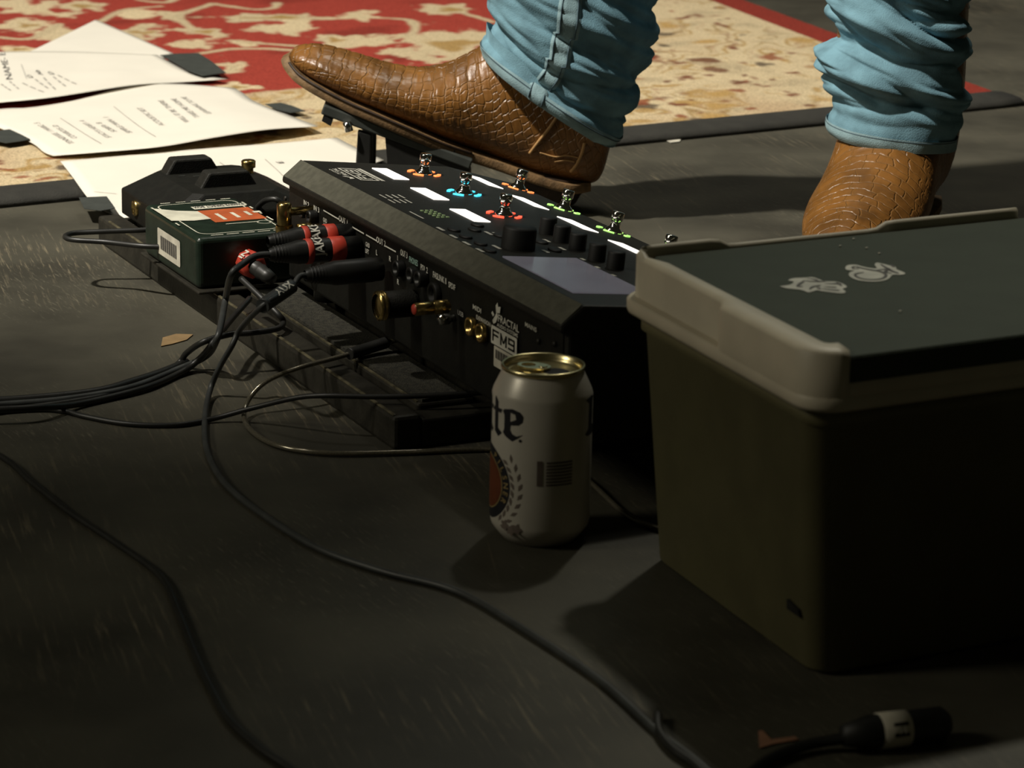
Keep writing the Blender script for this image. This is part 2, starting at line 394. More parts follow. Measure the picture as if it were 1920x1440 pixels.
fc = np.stack([idx[:-1, :-1], idx[:-1, 1:], idx[1:, 1:], idx[1:, :-1]], -1).reshape(-1, 4)
me = bpy.data.meshes.new('pile'); me.vertices.add(len(co)); me.vertices.foreach_set('co', (co-np.array(RC)*np.array((1, 1, 0))).ravel())
me.loops.add(fc.size); me.loops.foreach_set('vertex_index', fc.ravel()); me.polygons.add(len(fc))
me.polygons.foreach_set('loop_start', np.arange(0, fc.size, 4)); me.polygons.foreach_set('loop_total', np.full(len(fc), 4))
me.update(); ca = me.color_attributes.new('Col', 'FLOAT_COLOR', 'POINT')
ca.data.foreach_set('color', np.concatenate([colr.reshape(-1, 3), np.ones((NS*NT, 1))], 1).ravel())
me.materials.append(M['rug'])
rug = thing('rug', 'red and cream floral patterned rug laid on the black stage floor', 'rug', (RC.x, RC.y, 0))
ob = bpy.data.objects.new('pile', me); COL.objects.link(ob); ob.parent = rug
mb = MB(); q = [rugp(0, 0), rugp(0, TL), rugp(SL, TL), rugp(SL, 0)]
mb.hexa([V((p.x, p.y, .0005)) for p in q], [V((p.x, p.y, .0068)) for p in q]); obj('backing', mb, M['rug_edge'], rug)
mb = MB(); n = 60          # rolled black binding along the near edge
per = V((-ds.y, ds.x, 0))
if per.y > 0: per = -per
rings = []
for i in range(n+1):
    s = SL*i/n; c = rugp(s, 0); wv = .004*noise.noise(V((s*5, 0, 3)))
    prof = [(-.004, .0095), (.012, .0115+wv*.3), (.030, .011), (.046+wv, .009), (.054+wv, .005), (.055+wv, .0005), (-.004, .0005)]
    rings.append([V((c.x, c.y, 0))+per*x+Z*z for x, z in prof])
mb.loft(rings, True); obj('binding', mb, M['rug_edge'], rug)['label'] = 'black binding along the edge of the rug'

# ================================================================== papers
def sheet(name, label, edges, texts=(), rules=(), scr=(), wav=.002, nn=24):
    # edges: far, right, near, left boundary curves, px with height; far and near run left->right, left and right run far->near
    far, right, near, left = [[P(*p) for p in e] for e in edges]
    def samp(pts):
        d = cat(pts, 12); L = [0]
        for i in range(1, len(d)): L.append(L[-1]+(d[i]-d[i-1]).length)
        out = []
        for k in range(nn+1):
            t = L[-1]*k/nn; i = max(j for j in range(len(L)) if L[j] <= t+1e-9); i = min(i, len(d)-2)
            out.append(d[i].lerp(d[i+1], (t-L[i])/max(L[i+1]-L[i], 1e-9)))
        return out
    f, r, n_, l = samp(far), samp(right), samp(near), samp(left)
    pts = []
    for j in range(nn+1):
        v = j/nn
        for i in range(nn+1):
            u = i/nn
            p = f[i]*(1-v)+n_[i]*v+l[j]*(1-u)+r[j]*u-(f[0]*(1-u)*(1-v)+f[-1]*u*(1-v)+n_[0]*(1-u)*v+n_[-1]*u*v)
            p.z += wav*math.sin(u*7+v*3)*math.sin(math.pi*u)*math.sin(math.pi*v)
            pts.append(p)
    mb = MB(); mb.add(pts, [(j*(nn+1)+i, j*(nn+1)+i+1, (j+1)*(nn+1)+i+1, (j+1)*(nn+1)+i) for j in range(nn) for i in range(nn)], True)
    c = sum(pts, V())/len(pts)
    t = thing(name, label, 'paper', (c.x, c.y, min(p.z for p in pts)))
    obj('page', mb, M['paper'], t, solid=.0003)
    from mathutils.bvhtree import BVHTree
    bv = BVHTree.FromPolygons([p for p in mb.v], mb.f)
    def on(x, y):
        h = bv.ray_cast(CAM, ray(x, y)); return h[0] if h[0] else None
    def drop(m_):
        for i, p in enumerate(m_.v):
            h = bv.ray_cast(V((p.x, p.y, .5)), V((0, 0, -1)))
            p.z = (h[0].z if h[0] else p.z)+.0005
        return m_
    if texts:
        tm = MB()
        for s, x0, y0, x1, y1, h in texts:
            a_, b_ = on(x0, y0), on(x1, y1)
            if a_ is None or b_ is None: continue
            d = b_-a_; d.z = 0; w = d.length; d.normalize()
            text(tm, s, a_, d, V((-d.y, d.x, 0)), h, w)
        if tm.v: obj('printed_lines', drop(tm), M['ink' if len(texts) < 5 else 'grey_ink'], t)
    if rules or scr:
        rm = MB()
        for R_, wd in [(r_, .0010) for r_ in rules]+[(r_, .0022) for r_ in scr]:
            a_, b_ = on(R_[0], R_[1]), on(R_[2], R_[3])
            if a_ is None or b_ is None: continue
            d = b_-a_; d.z = 0; w = V((-d.y, d.x, 0)).normalized()*wd/2
            k = 8
            for i in range(k):
                if wd > .002 and i % 3 == 2: continue
                p = a_.lerp(b_, i/k); q_ = a_.lerp(b_, (i+1)/k); rm.quad(p-w, q_-w, q_+w, p+w)
        if rm.v: obj('pencil_marks', drop(rm), M['rule'], t)
    return t
z0 = .0105
sheet('set_list', 'blank white paper corner sticking out beyond the other set lists', [
    [(180, 37, z0), (252, 68, z0), (325, 100, z0)], [(325, 100, z0), (260, 130, z0-.001), (200, 155, z0-.001)], [(55, 97, z0), (130, 128, z0-.001), (200, 155, z0-.001)], [(180, 37, z0), (118, 67, z0), (55, 97, z0)]], wav=0)
sheet('set_list', 'white set list reading NAME beside the black tape, over the blank sheet', [
    [(-90, 102, .014), (0, 97, .014), (140, 97, .014), (295, 103, .013)], [(295, 103, .013), (345, 130, .013), (385, 142, .012), (427, 148, .014)],
    [(-60, 198, .016), (0, 192, .017), (100, 182, .020), (245, 160, .018), (340, 154, .013), (427, 148, .014)], [(-90, 102, .014), (-75, 150, .014), (-60, 198, .016)]],
    texts=[('NAME- E', 24, 149, 9, 99, .0085), ('D', 63, 146, 57, 141, .006), ('Ab', 82, 141, 72, 132, .006), ('D', 103, 140, 96, 135, .006)],
    rules=[(50, 148, 40, 121)], scr=[(90, 166, 66, 149), (104, 168, 82, 146), (123, 162, 100, 144), (143, 158, 108, 141), (82, 173, 42, 156), (35, 167, 18, 153), (20, 170, 2, 158)])
sheet('set_list', 'white set list reading ACOUSTIC SET, curled at its near edge', [
    [(-70, 216, .012), (0, 204, .012), (60, 201, .012), (150, 186, .013), (245, 160, .014), (330, 157, .014), (440, 165, .012)],
    [(440, 165, .012), (455, 174, .012), (480, 191, .012), (540, 215, .012), (597, 237, .017)],
    [(100, 292, .012), (190, 285, .016), (300, 275, .020), (400, 258, .022), (500, 243, .022), (597, 237, .017)],
    [(-70, 216, .012), (0, 240, .012), (60, 268, .012), (82, 285, .012), (100, 292, .012)]],
    texts=[('LEARNING TO ME', 397, 213, 348, 182, .0068), ('TAKE ME HOME', 376, 220, 329, 185, .0068), ('WILL IT BE THERE', 357, 229, 305, 188, .0068), ('ACOUSTIC SET', 310, 235, 266, 202, .0068),
           ('SIMPLE MAN- 1', 249, 249, 203, 220, .0068), ('SOBER- 8', 220, 247, 189, 230, .0068), ("STACY'S HEART- 4", 210, 258, 158, 226, .0068), ('COWBOYS- D', 146, 259, 107, 235, .0068), ('TENNESSEE  / MARC- 5', 141, 269, 73, 230, .0068)],
    rules=[(292, 257, 213, 200), (190, 270, 113, 222)])
sheet('set_list', 'white set list reading HORSE, partly under the black receiver pedal', [
    [(113, 302, .012), (250, 290, .012), (400, 277, .014), (520, 268, .014), (632, 258, .013)], [(632, 258, .013), (665, 275, .012), (720, 300, .010)],
    [(237, 412, .006), (400, 380, .008), (560, 350, .010), (720, 300, .010)], [(113, 302, .012), (135, 330, .013), (165, 371, .013), (190, 392, .010), (237, 412, .006)]],
    texts=[('HORSE- E', 510, 362, 490, 322, .0075), ('E', 534, 306, 527, 303, .007)], rules=[(530, 330, 497, 299), (432, 318, 412, 305), (218, 364, 176, 360)], wav=.001)

def tape(name, label, pts, z, m, group=None, cat_='tape'):
    mb = MB(); q = [P(x, y, z) for x, y in pts]
    n = len(q); lo = q; hi = [p+Z*.0006 for p in q]
    mb.poly(hi); mb.poly([p for p in lo]); 
    mb.add(lo+hi, [(i, (i+1) % n, n+(i+1) % n, n+i) for i in range(n)])
    return tag(obj(name, mb, m), label, cat_, group)
tape('gaffer_tape', 'long black gaffer tape strip on the red rug by the NAME set list', [(300, 104), (330, 101), (372, 100), (395, 114), (424, 137), (380, 143), (352, 133), (325, 117)], .0155, M['gaffer'])
tape('gaffer_tape', 'small black gaffer tape tab between the ACOUSTIC SET list and the boot toe', [(497, 196), (526, 193), (548, 199), (573, 209), (545, 212), (518, 206)], .0135, M['gaffer'])
tape('gaffer_tape', 'black gaffer tape tab on the cream rug border at the ACOUSTIC SET list corner', [(-45, 240), (-5, 246), (18, 243), (40, 253), (57, 262), (36, 266), (12, 269), (-20, 262)], .0135, M['gaffer'])
tape('gaffer_tape', 'black gaffer tape tab holding the HORSE set list at the rug edge', [(148, 371), (200, 369), (208, 380), (216, 391), (190, 396), (158, 392)], .0145, M['gaffer'])
tape('tape_or_chip', 'tan patch of worn paint on the black floor near the pedalboard', [(305, 634), (330, 627), (362, 628), (350, 638), (322, 646), (302, 650)], .0004, M['tan_chip'])  # worn floor paint, built as a thin raised piece
tape('paper_scrap', 'tiny torn white paper scrap on the floor by the black rug binding', [(1245, 262), (1262, 263), (1275, 251), (1280, 256), (1274, 266), (1258, 268)], .0008, M['scrap'], None, 'scrap')

# ================================================================== pedalboard
bo = G(0, .1, 0); bo.z = 0
board = thing('pedalboard', 'low black pedalboard with fabric-topped rails carrying the floor gear', 'pedalboard', bo)
U0, U1, V0, V1 = -.356, .357, -.050, .255
mb = MB(); mb.gbox(U0, U1, V0, V0+.022, 0.0, .026); fb_ = obj('frame_bar', mb, M['board'], board, bevel=.003)
mb = MB(); mb.gbox(U0+.03, U1-.004, V0+.0010, V0+.0036, .0252, .0268); obj('worn_edge', mb, M['worn'], fb_, bevel=.0006)
mb = MB(); mb.gbox(U0, U1, V1-.022, V1, 0.0, .026); obj('frame_bar', mb, M['board'], board, bevel=.003)
for u in (U0, U1-.025):
    mb = MB(); mb.gbox(u, u+.025, V0+.022, V1-.022, 0.0, .022); obj('end_bar', mb, M['board'], board, bevel=.002)
v = V0+.030
for i in range(4):
    mb = MB(); mb.gbox(U0+.025, U1-.025, v, v+.046, .012, .026); rl = obj('rail', mb, M['board'], board, bevel=.002)
    mb = MB(); mb.gbox(U0+.027, U1-.027, v+.004, v+.042, .0262, .0285); obj('loop_strip', mb, M['velcro'], rl)
    mb = MB(); mb.gbox(U0+.03, U1-.03, v+.0006, v+.0024, .0255, .0266); obj('worn_edge', mb, M['worn'], rl)
    v += .060

# ================================================================== floor modeller
FMo = G(.26, .11, .0285)
fm = thing('floor_modeler', 'black guitar floor processor with lit footswitches, white displays, knobs and screen', 'effects unit', FMo)
L9 = .521; ZB = .044
PR = [(0, .130), (.017, .1425), (.150, .128), (.216, .1078)]          # roof profile, v -> z
body = MB()
prof = [(.006, ZB), (.006, .1235), (0, .1245)]+PR+[(.222, .098), (.224, ZB)]
r0 = [G(0, v, z) for v, z in prof]; r1 = [G(L9, v, z) for v, z in prof]
body.loft([r0, r1], True, False); obj('case', body, M['black_metal'], fm, bevel=.0022, seg=2)
mb = MB(); mb.hexa([G(.0015, .001, .1301), G(.0015, .0165, .1424), G(L9-.0015, .0165, .1424), G(L9-.0015, .001, .1301)],
                   [G(.0015, .001, .1307), G(.0015, .0165, .1430), G(L9-.0015, .0165, .1430), G(L9-.0015, .001, .1307)]); obj('bevel_strip', mb, M['strip_metal'], fm)
mb = MB(); mb.gbox(.006, L9-.006, .0052, .0062, ZB+.003, .1225); obj('rear_panel', mb, M['panel'], fm)
for u in (.03, L9-.13):
    for v in (.03, .19):
        mb = MB(); mb.cyl(G(u, v, .0285), G(u, v, ZB+.001), .012, .011); obj('foot', mb, M['rubber'], fm)
def sec(i):
    (va, za), (vb, zb) = PR[i], PR[i+1]
    t = (B*(vb-va)+Z*(zb-za)).normalized(); n_ = A.cross(t)
    if n_.z < 0: n_ = -n_
    return G(0, va, za), t, n_
p1, T1, N1 = sec(1); p2, T2, N2 = sec(2)
def top(x, y):                                   # pixel -> point on the top, whichever facet it falls on
    p = PL(x, y, p1, N1)
    if toG(p)[1] > .150: return PL(x, y, p2, N2), T2, N2
    return p, T1, N1
# displays
DW, DH = .047, .0135
for (x, y) in ((732, 327), (805.5, 364.5), (881, 405)):
    c, t, n_ = top(x, y); mb = MB(); h, w = t*DH/2, A*DW/2
    mb.hexa([c-w-h+n_*.0001, c-w+h+n_*.0001, c+w+h+n_*.0001, c+w-h+n_*.0001], [c-w-h+n_*.0008, c-w+h+n_*.0008, c+w+h+n_*.0008, c+w-h+n_*.0008]); obj('display_strip', mb, M['lcd'], fm)
def g2(u, v): return G(u, v, .128-.306*(v-.150))
for u in (.062, .148, .235, .322):
    c = g2(u, .157); t, n_ = T2, N2; mb = MB(); h, w = t*DH/2, A*DW/2
    mb.hexa([c-w-h+n_*.0001, c-w+h+n_*.0001, c+w+h+n_*.0001, c+w-h+n_*.0001], [c-w-h+n_*.0008, c-w+h+n_*.0008, c+w+h+n_*.0008, c+w-h+n_*.0008]); obj('display_strip', mb, M['lcd'], fm)
# footswitches with led rings
def fswitch(c, t, n_, led):
    mb = MB(); mb.lathe(c, n_, [(.0072, 0), (.0072, .0018), (.0064, .0028), (.0042, .0045), (.0038, .0095), (.0046, .0102), (.0049, .0110), (.0049, .0160), (.0044, .0170), (.0001, .0172)], 24)
    sw = obj('footswitch', mb, M['chrome'], fm)
    x = A; y = t
    for k, (ang0, half) in enumerate(((0, .42), (math.pi/2, .34), (math.pi, .42), (3*math.pi/2, .34))):
        mb = MB(); ri, ro = .0112, .0142; lo = []; hi = []
        m_ = 8
        arc = [ang0+math.pi/4*1+half*(2*i/m_-1) for i in range(m_+1)]
        outl = [c+x*math.cos(w)*ro+y*math.sin(w)*ro for w in arc]+[c+x*math.cos(w)*ri+y*math.sin(w)*ri for w in arc[::-1]]
        n = len(outl); mb.poly([p+n_*.0012 for p in outl]); mb.add([p+n_*.0001 for p in outl]+[p+n_*.0012 for p in outl], [(i, (i+1) % n, n+(i+1) % n, n+i) for i in range(n)])
        obj('led_arc', mb, M[led], sw)
for x, y, led in ((795, 326, 'led_orange'), (870, 363, 'led_blue'), (945, 404, 'led_red')):
    c, t, n_ = top(x, y); fswitch(c, t, n_, led)
for u, led in ((.046, 'led_orange'), (.133, 'led_green'), (.221, 'led_green'), (.309, 'led_green')):
    fswitch(g2(u, .196), T2, N2, led)
# encoder and knobs
def knob(x, y, r, h):
    c, t, n_ = top(x, y); mb = MB(); prof = [(r*1.02, 0), (r, h*.9), (r*.94, h), (.0001, h)]
    mb.lathe(c, n_, prof, 28); obj('knob', mb, M['knob'], fm)
knob(971, 465, .0125, .0160)
for x, y in ((1026, 438), (1052, 453), (1082, 468), (1118, 488), (1153, 503)): knob(x, y, .0065, .0125)
# buttons with printed legends
leg = MB()
for i, (x, y) in enumerate(((851, 432), (873, 445), (890, 432), (901, 458), (918, 471), (937, 443), (1015, 455), (1040, 470), (895, 423))):
    c, t, n_ = top(x, y); mb = MB()
    rings = []
    for rr, hh in ((1, 0), (1, .0012), (.8, .0018)):
        rings.append([c+A*math.cos(w)*.0075*rr+t*math.sin(w)*.0045*rr+n_*hh for w in [2*math.pi*k/16 for k in range(16)]])
    mb.loft(rings, True); obj('button', mb, M['knob'], fm)
for (x, y, l) in ((826, 430, .012), (850, 444, .012), (875, 457, .012), (900, 470, .012), (931, 464, .013), (916, 438, .012), (928, 438, .006), (1025, 452, .010), (1023, 472, .010), (1054, 467, .010), (1093, 487, .006), (1120, 502, .006), (1150, 517, .006)):
    c, t, n_ = top(x, y); leg.quad(*[c+n_*.0004+A*l/2*i+t*.0014*j for i, j in ((-1, -1), (1, -1), (1, 1), (-1, 1))])
for k in range(4):
    for (x, y) in ((718+11.5*k, 369), (734+10.5*k, 378)):
        c, t, n_ = top(x, y); leg.quad(*[c+n_*.0004+A*.007*i+t*.0007*j for i, j in ((-1, -1), (1, -1), (1, 1), (-1, 1))])
c, t, n_ = top(781, 404); leg.quad(*[c+n_*.0004+A*.013*i+t*.0007*j for i, j in ((-1, -1), (1, -1), (1, 1), (-1, 1))])
obj('button_legends', leg, M['white_print'], fm)
grn = MB()
for r_ in range(3):
    for k in range(5):
        c, t, n_ = top(791+7.5*k+r_*9, 396+3.1*k-r_*.3); grn.cyl(c, c+n_*.0008, .0014, n=8)
obj('meter_leds', grn, mat('dim_green_led', (.25, .33, .16), .4, emit=(.25, .38, .15), es=.12), fm)
# screen
s0 = PL(942, 483, p1, N1); s1 = PL(1054, 550, p1, N1); s2 = PL(1060, 485, p1, N1)
su0, sv0, _ = toG(s0); su1 = toG(s1)[0]; svw = toG(s2)[1]-sv0
mb = MB(); hs = (s1-s0).dot(A); ws = T1*min(.095, max(.06, svw))
k0 = s0+N1*.0002
mb.hexa([k0, k0+ws, k0+ws+A*hs, k0+A*hs], [q+N1*.0010 for q in (k0, k0+ws, k0+ws+A*hs, k0+A*hs)]); obj('screen', mb, M['screen'], fm)
def fm9(mb2, c, xd, yd, w, h):
    st = h*.17; cw = w*.28; gap = w*.08
    def q4(x0, y0, x1, y1): mb2.quad(c+xd*x0+yd*y0, c+xd*x1+yd*y0, c+xd*x1+yd*y1, c+xd*x0+yd*y1)
    x = -w/2; q4(x, 0, x+st, h); q4(x, h-st, x+cw, h); q4(x, h*.46, x+cw*.9, h*.46+st)
    x += cw+gap; q4(x, 0, x+st, h); q4(x+cw-st, 0, x+cw, h); m_ = x+cw/2
    for a_, b_ in ((x+st*.2, m_), (x+cw-st*.2, m_)): mb2.quad(c+xd*(a_-st*.5)+yd*h, c+xd*(b_-st*.5)+yd*h*.22, c+xd*(b_+st*.5)+yd*h*.22, c+xd*(a_+st*.5)+yd*h)
    x += cw+gap; q4(x+cw-st, 0, x+cw, h); q4(x, h-st, x+cw, h); q4(x, h*.42, x+st, h); q4(x, h*.42, x+cw, h*.42+st); q4(x, 0, x+cw, st)
# logo on the top: reads from the player's side (text runs -A, up is -T1)
lg = MB(); c0 = PL(672, 328, p1, N1)+N1*.0005
def lp(x, y): return c0 - A*x - T1*y
w2, h2 = .026, .0085
for (x0_, y0_, x1_, y1_) in ((-w2, h2-.0016, w2, h2), (-w2, -h2, w2, -h2+.0016), (-w2, -h2, -w2+.0018, h2), (w2-.0018, -h2, w2, h2), (-w2, -h2-.0045, w2*1.05, -h2-.0030), (-w2, -h2-.0026, w2*1.05, -h2-.0014)):
    lg.quad(lp(x0_, y0_), lp(x1_, y0_), lp(x1_, y1_), lp(x0_, y1_))
fm9(lg, lp(0, -.0048), -A, -T1, .040, .0100)
text(lg, 'FRACTAL', lp(.008, h2+.0026), -A, -T1, .0042, .030, 'C', .02)
text(lg, 'AUDIO', lp(.008, h2+.0082), -A, -T1, .0025, .022, 'C', .01)
lg.poly([lp(-.020, h2+.003), lp(-.014, h2+.003), lp(-.010, h2+.010), lp(-.013, h2+.0095), lp(-.016, h2+.006), lp(-.022, h2+.008)])
obj('top_logo', lg, M['white_print'], fm)
# rear panel: print and sockets
PN = -B; pv = G(0, .0045, 0)
def rp(x, y): return PL(x, y, pv, PN)
pr = MB()
def rt(s, x, y, h, w=None, m_=None): text(m_ or pr, s, rp(x, y)+PN*.0008, A, Z, h, w, 'C', .015)
for s, x, y, h, w in (('IN 2', 576, 386, .0042, .012), ('IN 3', 595, 396, .0042, .012), ('OUT 1', 645, 418, .0048, .018), ('OUT 2', 716, 458, .0048, .018), ('OUT 3', 759, 481, .0048, .013), ('PDL 2', 797, 509, .0046, .013),
                      ('FASLINK II', 826, 526, .0046, .024), ('SPDIF', 849, 541, .0042, .012), ('L', 626, 430, .0042, None), ('R', 650, 441, .0042, None), ('L', 664, 441, .0042, None), ('R', 664, 484, .0042, None), ('L', 708, 478, .0042, None), ('R', 733, 490, .0042, None), ('L', 748, 489, .0042, None), ('R', 748, 533, .0042, None),
                      ('USB', 865, 592, .0036, .010), ('MIDI', 896, 583, .0036, .014), ('EXPANSION', 908, 605, .0032, .024), ('MAINS', 997, 617, .0032, .018), ('FRACTAL', 955, 613, .0054, .034), ('AUDIO SYSTEMS', 953, 622, .0026, .034), ('GND', 611, 417, .0036, .008), ('LIFT', 611, 427, .0036, .007), ('GND', 691, 463, .0036, .008), ('LIFT', 690, 475, .0036, .007)):
    rt(s, x, y, h, w)
def rline(x0_, y0_, x1_, y1_):
    p, q_ = rp(x0_, y0_)+PN*.0008, rp(x1_, y1_)+PN*.0008; pr.quad(p-Z*.0005, q_-Z*.0005, q_+Z*.0005, p+Z*.0005)
for l in ((608, 394, 637, 411), (653, 420, 684, 438), (688, 440, 709, 452), (724, 461, 744, 472)): rline(*l)
c = rp(932, 594)+PN*.0008      # little running-figure mark
for pts in ([(-.004, -.006), (.000, -.004), (.003, .001), (.001, .004), (-.002, .000), (-.006, -.004)], [(.000, .003), (.006, .004), (.007, .009), (.003, .008), (.002, .011), (-.001, .008)], [(-.003, .001), (-.006, .003), (-.008, .001), (-.005, -.001)]):
    pr.poly([c+A*x+Z*y for x, y in pts])
obj('panel_lettering', pr, M['white_print'], fm)
tp = MB(); rt('PHONES', 777, 495, .0046, .016, tp); obj('phones_lettering', tp, M['teal_print'], fm)
def rrect(c, x, y, w, h, r, k=5):
    out = []
    for cx, cy, a_ in ((w-r, h-r, 0), (-w+r, h-r, 90), (-w+r, -h+r, 180), (w-r, -h+r, 270)):
        for i in range(k+1):
            t = math.radians(a_+90*i/k); out.append(c+x*(cx+r*math.cos(t))+y*(cy+r*math.sin(t)))
    return out
c = (rp(923, 625)+rp(971, 652))/2
mb = MB(); mb.poly(rrect(c+PN*.0009, A, Z, .021, .0066, .001)); pl = obj('nameplate', mb, M['white_print'], fm)
mb = MB(); fm9(mb, c+PN*.0014-Z*.0042, A, Z, .036, .0086); obj('nameplate_lettering', mb, M['panel'], pl)
c = rp(945, 676); mb = MB(); mb.poly(rrect(c+PN*.0009, A, Z, .015, .0075, .001)); pl = obj('barcode_label', mb, M['label'], fm)
mb = MB()
for i in range(16):
    x = -.011+i*.00145; w = .0003+.0003*(i % 3 == 0); cc = c+PN*.0013
    mb.quad(*[cc+A*(x+w*j)+Z*(.0055 if k else -.001) for j, k in ((-1, 0), (1, 0), (1, 1), (-1, 1))])
obj('bars', mb, M['ink'], pl)
def ringsock(x, y, r, l, m_, name='socket', hole=.6):
    c = rp(x, y); mb = MB(); mb.lathe(c, PN, [(r, 0), (r, l*.85), (r*.92, l), (r*hole, l), (r*hole, .001), (.0001, .001)], 20); return obj(name, mb, M[m_], fm)
for x, y, r, l, m_ in ((578, 396, .0065, .007, 'black_metal'), (592, 406, .0065, .007, 'black_metal'), (626, 441, .0075, .005, 'black_metal'), (669, 462, .0085, .006, 'black_metal'),
                       (754, 503, .0075, .006, 'black_metal'), (780, 515, .0075, .006, 'black_metal'), (797, 522, .0075, .007, 'black_metal'),
                       (777, 565, .0105, .004, 'panel'), (818, 551, .0105, .004, 'panel'), (887, 612, .0085, .004, 'brass'), (907, 624, .0085, .004, 'brass')): ringsock(x, y, r*.85, l, 'socket' if m_ == 'black_metal' else m_)
for x, y in ((536, 372), (1010, 640), (1040, 645)):
    c = rp(x, y); mb = MB(); mb.lathe(c, PN, [(.002, 0), (.002, .001), (.0001, .0014)], 10); obj('screw', mb, M['board'], fm)

# ================================================================== plugs and cables
def cyl_axis(name, m_, parent, p, d, prof, n=20):
    mb = MB(); mb.lathe(p, d, prof, n); return obj(name, mb, M[m_], parent)
def cable(name, label, pts, r, m_, n=10):
    w = [P(x, y, z) for x, y, z in pts]; mb = MB(); mb.tube(w, r, n, 8)
    return tag(obj(name, mb, M[m_]), label, 'cable')
def xlr(name, label, x, y, dist, sleeve, length=.075, r=.0095, text_s=None):
    # plug pushed along B into the rear panel; (x,y) is the pixel of the plug's tail end at gear height
    c0 = rp(x, y); tail = c0+PN*dist
    t = thing(name, label, 'plug', tail+Z*-.01)
    prof = [(.0042, 0), (.0052, .002), (.0085, .020), (r, .024), (r, .055), (r*.96, .056), (r*.96, length), (.0001, length)]
    cyl_axis('shell', 'cable', t, tail, B, prof)
    for i in range(7):
        cyl_axis('grip_ring', 'rubber', t, tail+B*(.004+.0026*i), B, [(.0058+.0003*i, 0), (.0066+.0003*i, .0007), (.0058+.0003*i, .0014)], 18)
    if sleeve:
        for s0_, s1_, m2 in sleeve:
            cyl_axis('tape_band', m2, t, tail+B*s0_, B, [(r*1.01, 0), (r*1.06, .0004), (r*1.06, s1_-s0_-.0004), (r*1.01, s1_-s0_)], 24)
    if text_s:
        for s_, at_ in text_s:
            mb = MB()
            def bend(x_, y_, at_=at_):
                th = math.radians(48)-x_/(r*1.1)
                # characters run around the plug, upright along its axis
                return tail+B*(at_+.0035-y_)+(Z*math.cos(th)+A*math.sin(th))*r*1.09
            text(mb, s_, None, None, None, .0075, .020, 'C', .02, bend)
            obj('tape_lettering', mb, M['white_print'], t)
    return t, tail
j1, tail1 = xlr('microphone_plug', 'black plug with red tape reading JAKE, lying above its twin', 658, 440, .070, [(.028, .033, 'red_tape'), (.047, .056, 'red_tape')], text_s=[('JAKE', .037)])
j2, tail2 = xlr('microphone_plug', 'black plug with wide red tape reading JAKE, trailing a cable to the floor', 674, 463, .076, [(.030, .035, 'red_tape'), (.050, .062, 'red_tape')], text_s=[('JAKE', .039)])
j3, tail3 = xlr('audio_plug', 'long plain black plug behind the lettered grey cable sleeve', 727, 503, .068, None, .062)
# brass angle plug between receiver pedal and processor
c = PL(533, 402, G(0, -.02, 0), PN)
bp_ = thing('angle_plug', 'gold right-angle jack plug beside the green direct box', 'plug', c-Z*.012)
cyl_axis('barrel', 'brass', bp_, c-Z*.010, Z, [(.0055, 0), (.0060, .001), (.0060, .018), (.0045, .020), (.0001, .020)])
cyl_axis('pin', 'brass', bp_, c+Z*.002, B, [(.0035, 0), (.0035, .026), (.0001, .027)])
cyl_axis('ferrule', 'brass', bp_, c-Z*.012, -Z, [(.0070, -.003), (.0074, 0), (.0070, .003)])
c = PL(570, 430, G(0, -.01, 0), PN); t = thing('jack_plug', 'small gold jack plug in the IN 2 socket', 'plug', c-Z*.006)
cyl_axis('barrel', 'brass', t, c-B*.006, B, [(.0001, 0), (.0048, .0004), (.0052, .004), (.0052, .012), (.0035, .013), (.0035, .018)])
# large connector with gold face and rca plug
c = rp(777, 567)+PN*.030; t = thing('round_connector', 'large round gold-faced connector below the FASLINK lettering', 'plug', c-Z*.0105)
cyl_axis('shell', 'black_metal', t, c, B, [(.0088, 0), (.0105, .003), (.0105, .028)])
cyl_axis('gold_ring', 'brass', t, c-B*.001, B, [(.0090, 0), (.0113, .001), (.0113, .0025), (.0104, .0032), (.0113, .004), (.0113, .0060), (.0100, .007)], 28)
cyl_axis('insert', 'brass', t, c, B, [(.0001, .0005), (.0090, .0012)], 24)
c = rp(862, 572)+PN*.036; t = thing('phono_plug', 'gold phono plug with a red ring under the SPDIF lettering', 'plug', c-Z*.005)
cyl_axis('barrel', 'brass', t, c, B, [(.0042, 0), (.0048, .001), (.0048, .014), (.0040, .015), (.0052, .016), (.0052, .026), (.003, .028)])
cyl_axis('red_ring', 'red_tape', t, c-B*.0008, B, [(.0001, 0), (.0036, 0), (.0040, .001)])
c = rp(850, 596)+PN*.012; t = thing('chrome_plug', 'short chrome plug low on the processor rear panel', 'plug', c-Z*.004)
cyl_axis('barrel', 'chrome', t, c, B, [(.0001, 0), (.004, .0004), (.0046, .003), (.0046, .008), (.003, .009), (.003, .012)])

def PU(x, y, u): return PL(x, y, G(u, 0, 0), A)
cab1 = MB(); ut = toG(tail2)[0]
pts = [tail2+B*.004, tail2-B*.010, PU(455, 495, ut+.004), PU(434, 515, ut+.016)]+[P(x, y, z) for x, y, z in ((424, 555, .056), (415, 605, .044), (406, 638, .034), (386, 668, .012), (330, 694, .0040), (240, 728, .0040), (120, 749, .0040), (0, 759, .0040), (-90, 768, .0040), (-420, 792, .0040), (-900, 778, .0040))]
cab1.tube(pts, .0027, 10, 8); tag(obj('audio_cable', cab1, M['cable_grey']), 'grey-black cable from the lower JAKE plug dropping off the board edge', 'cable')
cable('audio_cable', 'black cable from the red XLR plug looping back across the board', ((452, 522, .060), (490, 558, .050), (522, 590, .040), (531, 604, .034), (520, 616, .0325), (470, 624, .0325), (430, 627, .0325), (380, 642, .030), (350, 662, .014), (322, 690, .0026), (200, 741, .0026), (0, 771, .0026), (-90, 780, .0026), (-420, 804, .0026), (-900, 790, .0026)), .0025, 'cable')
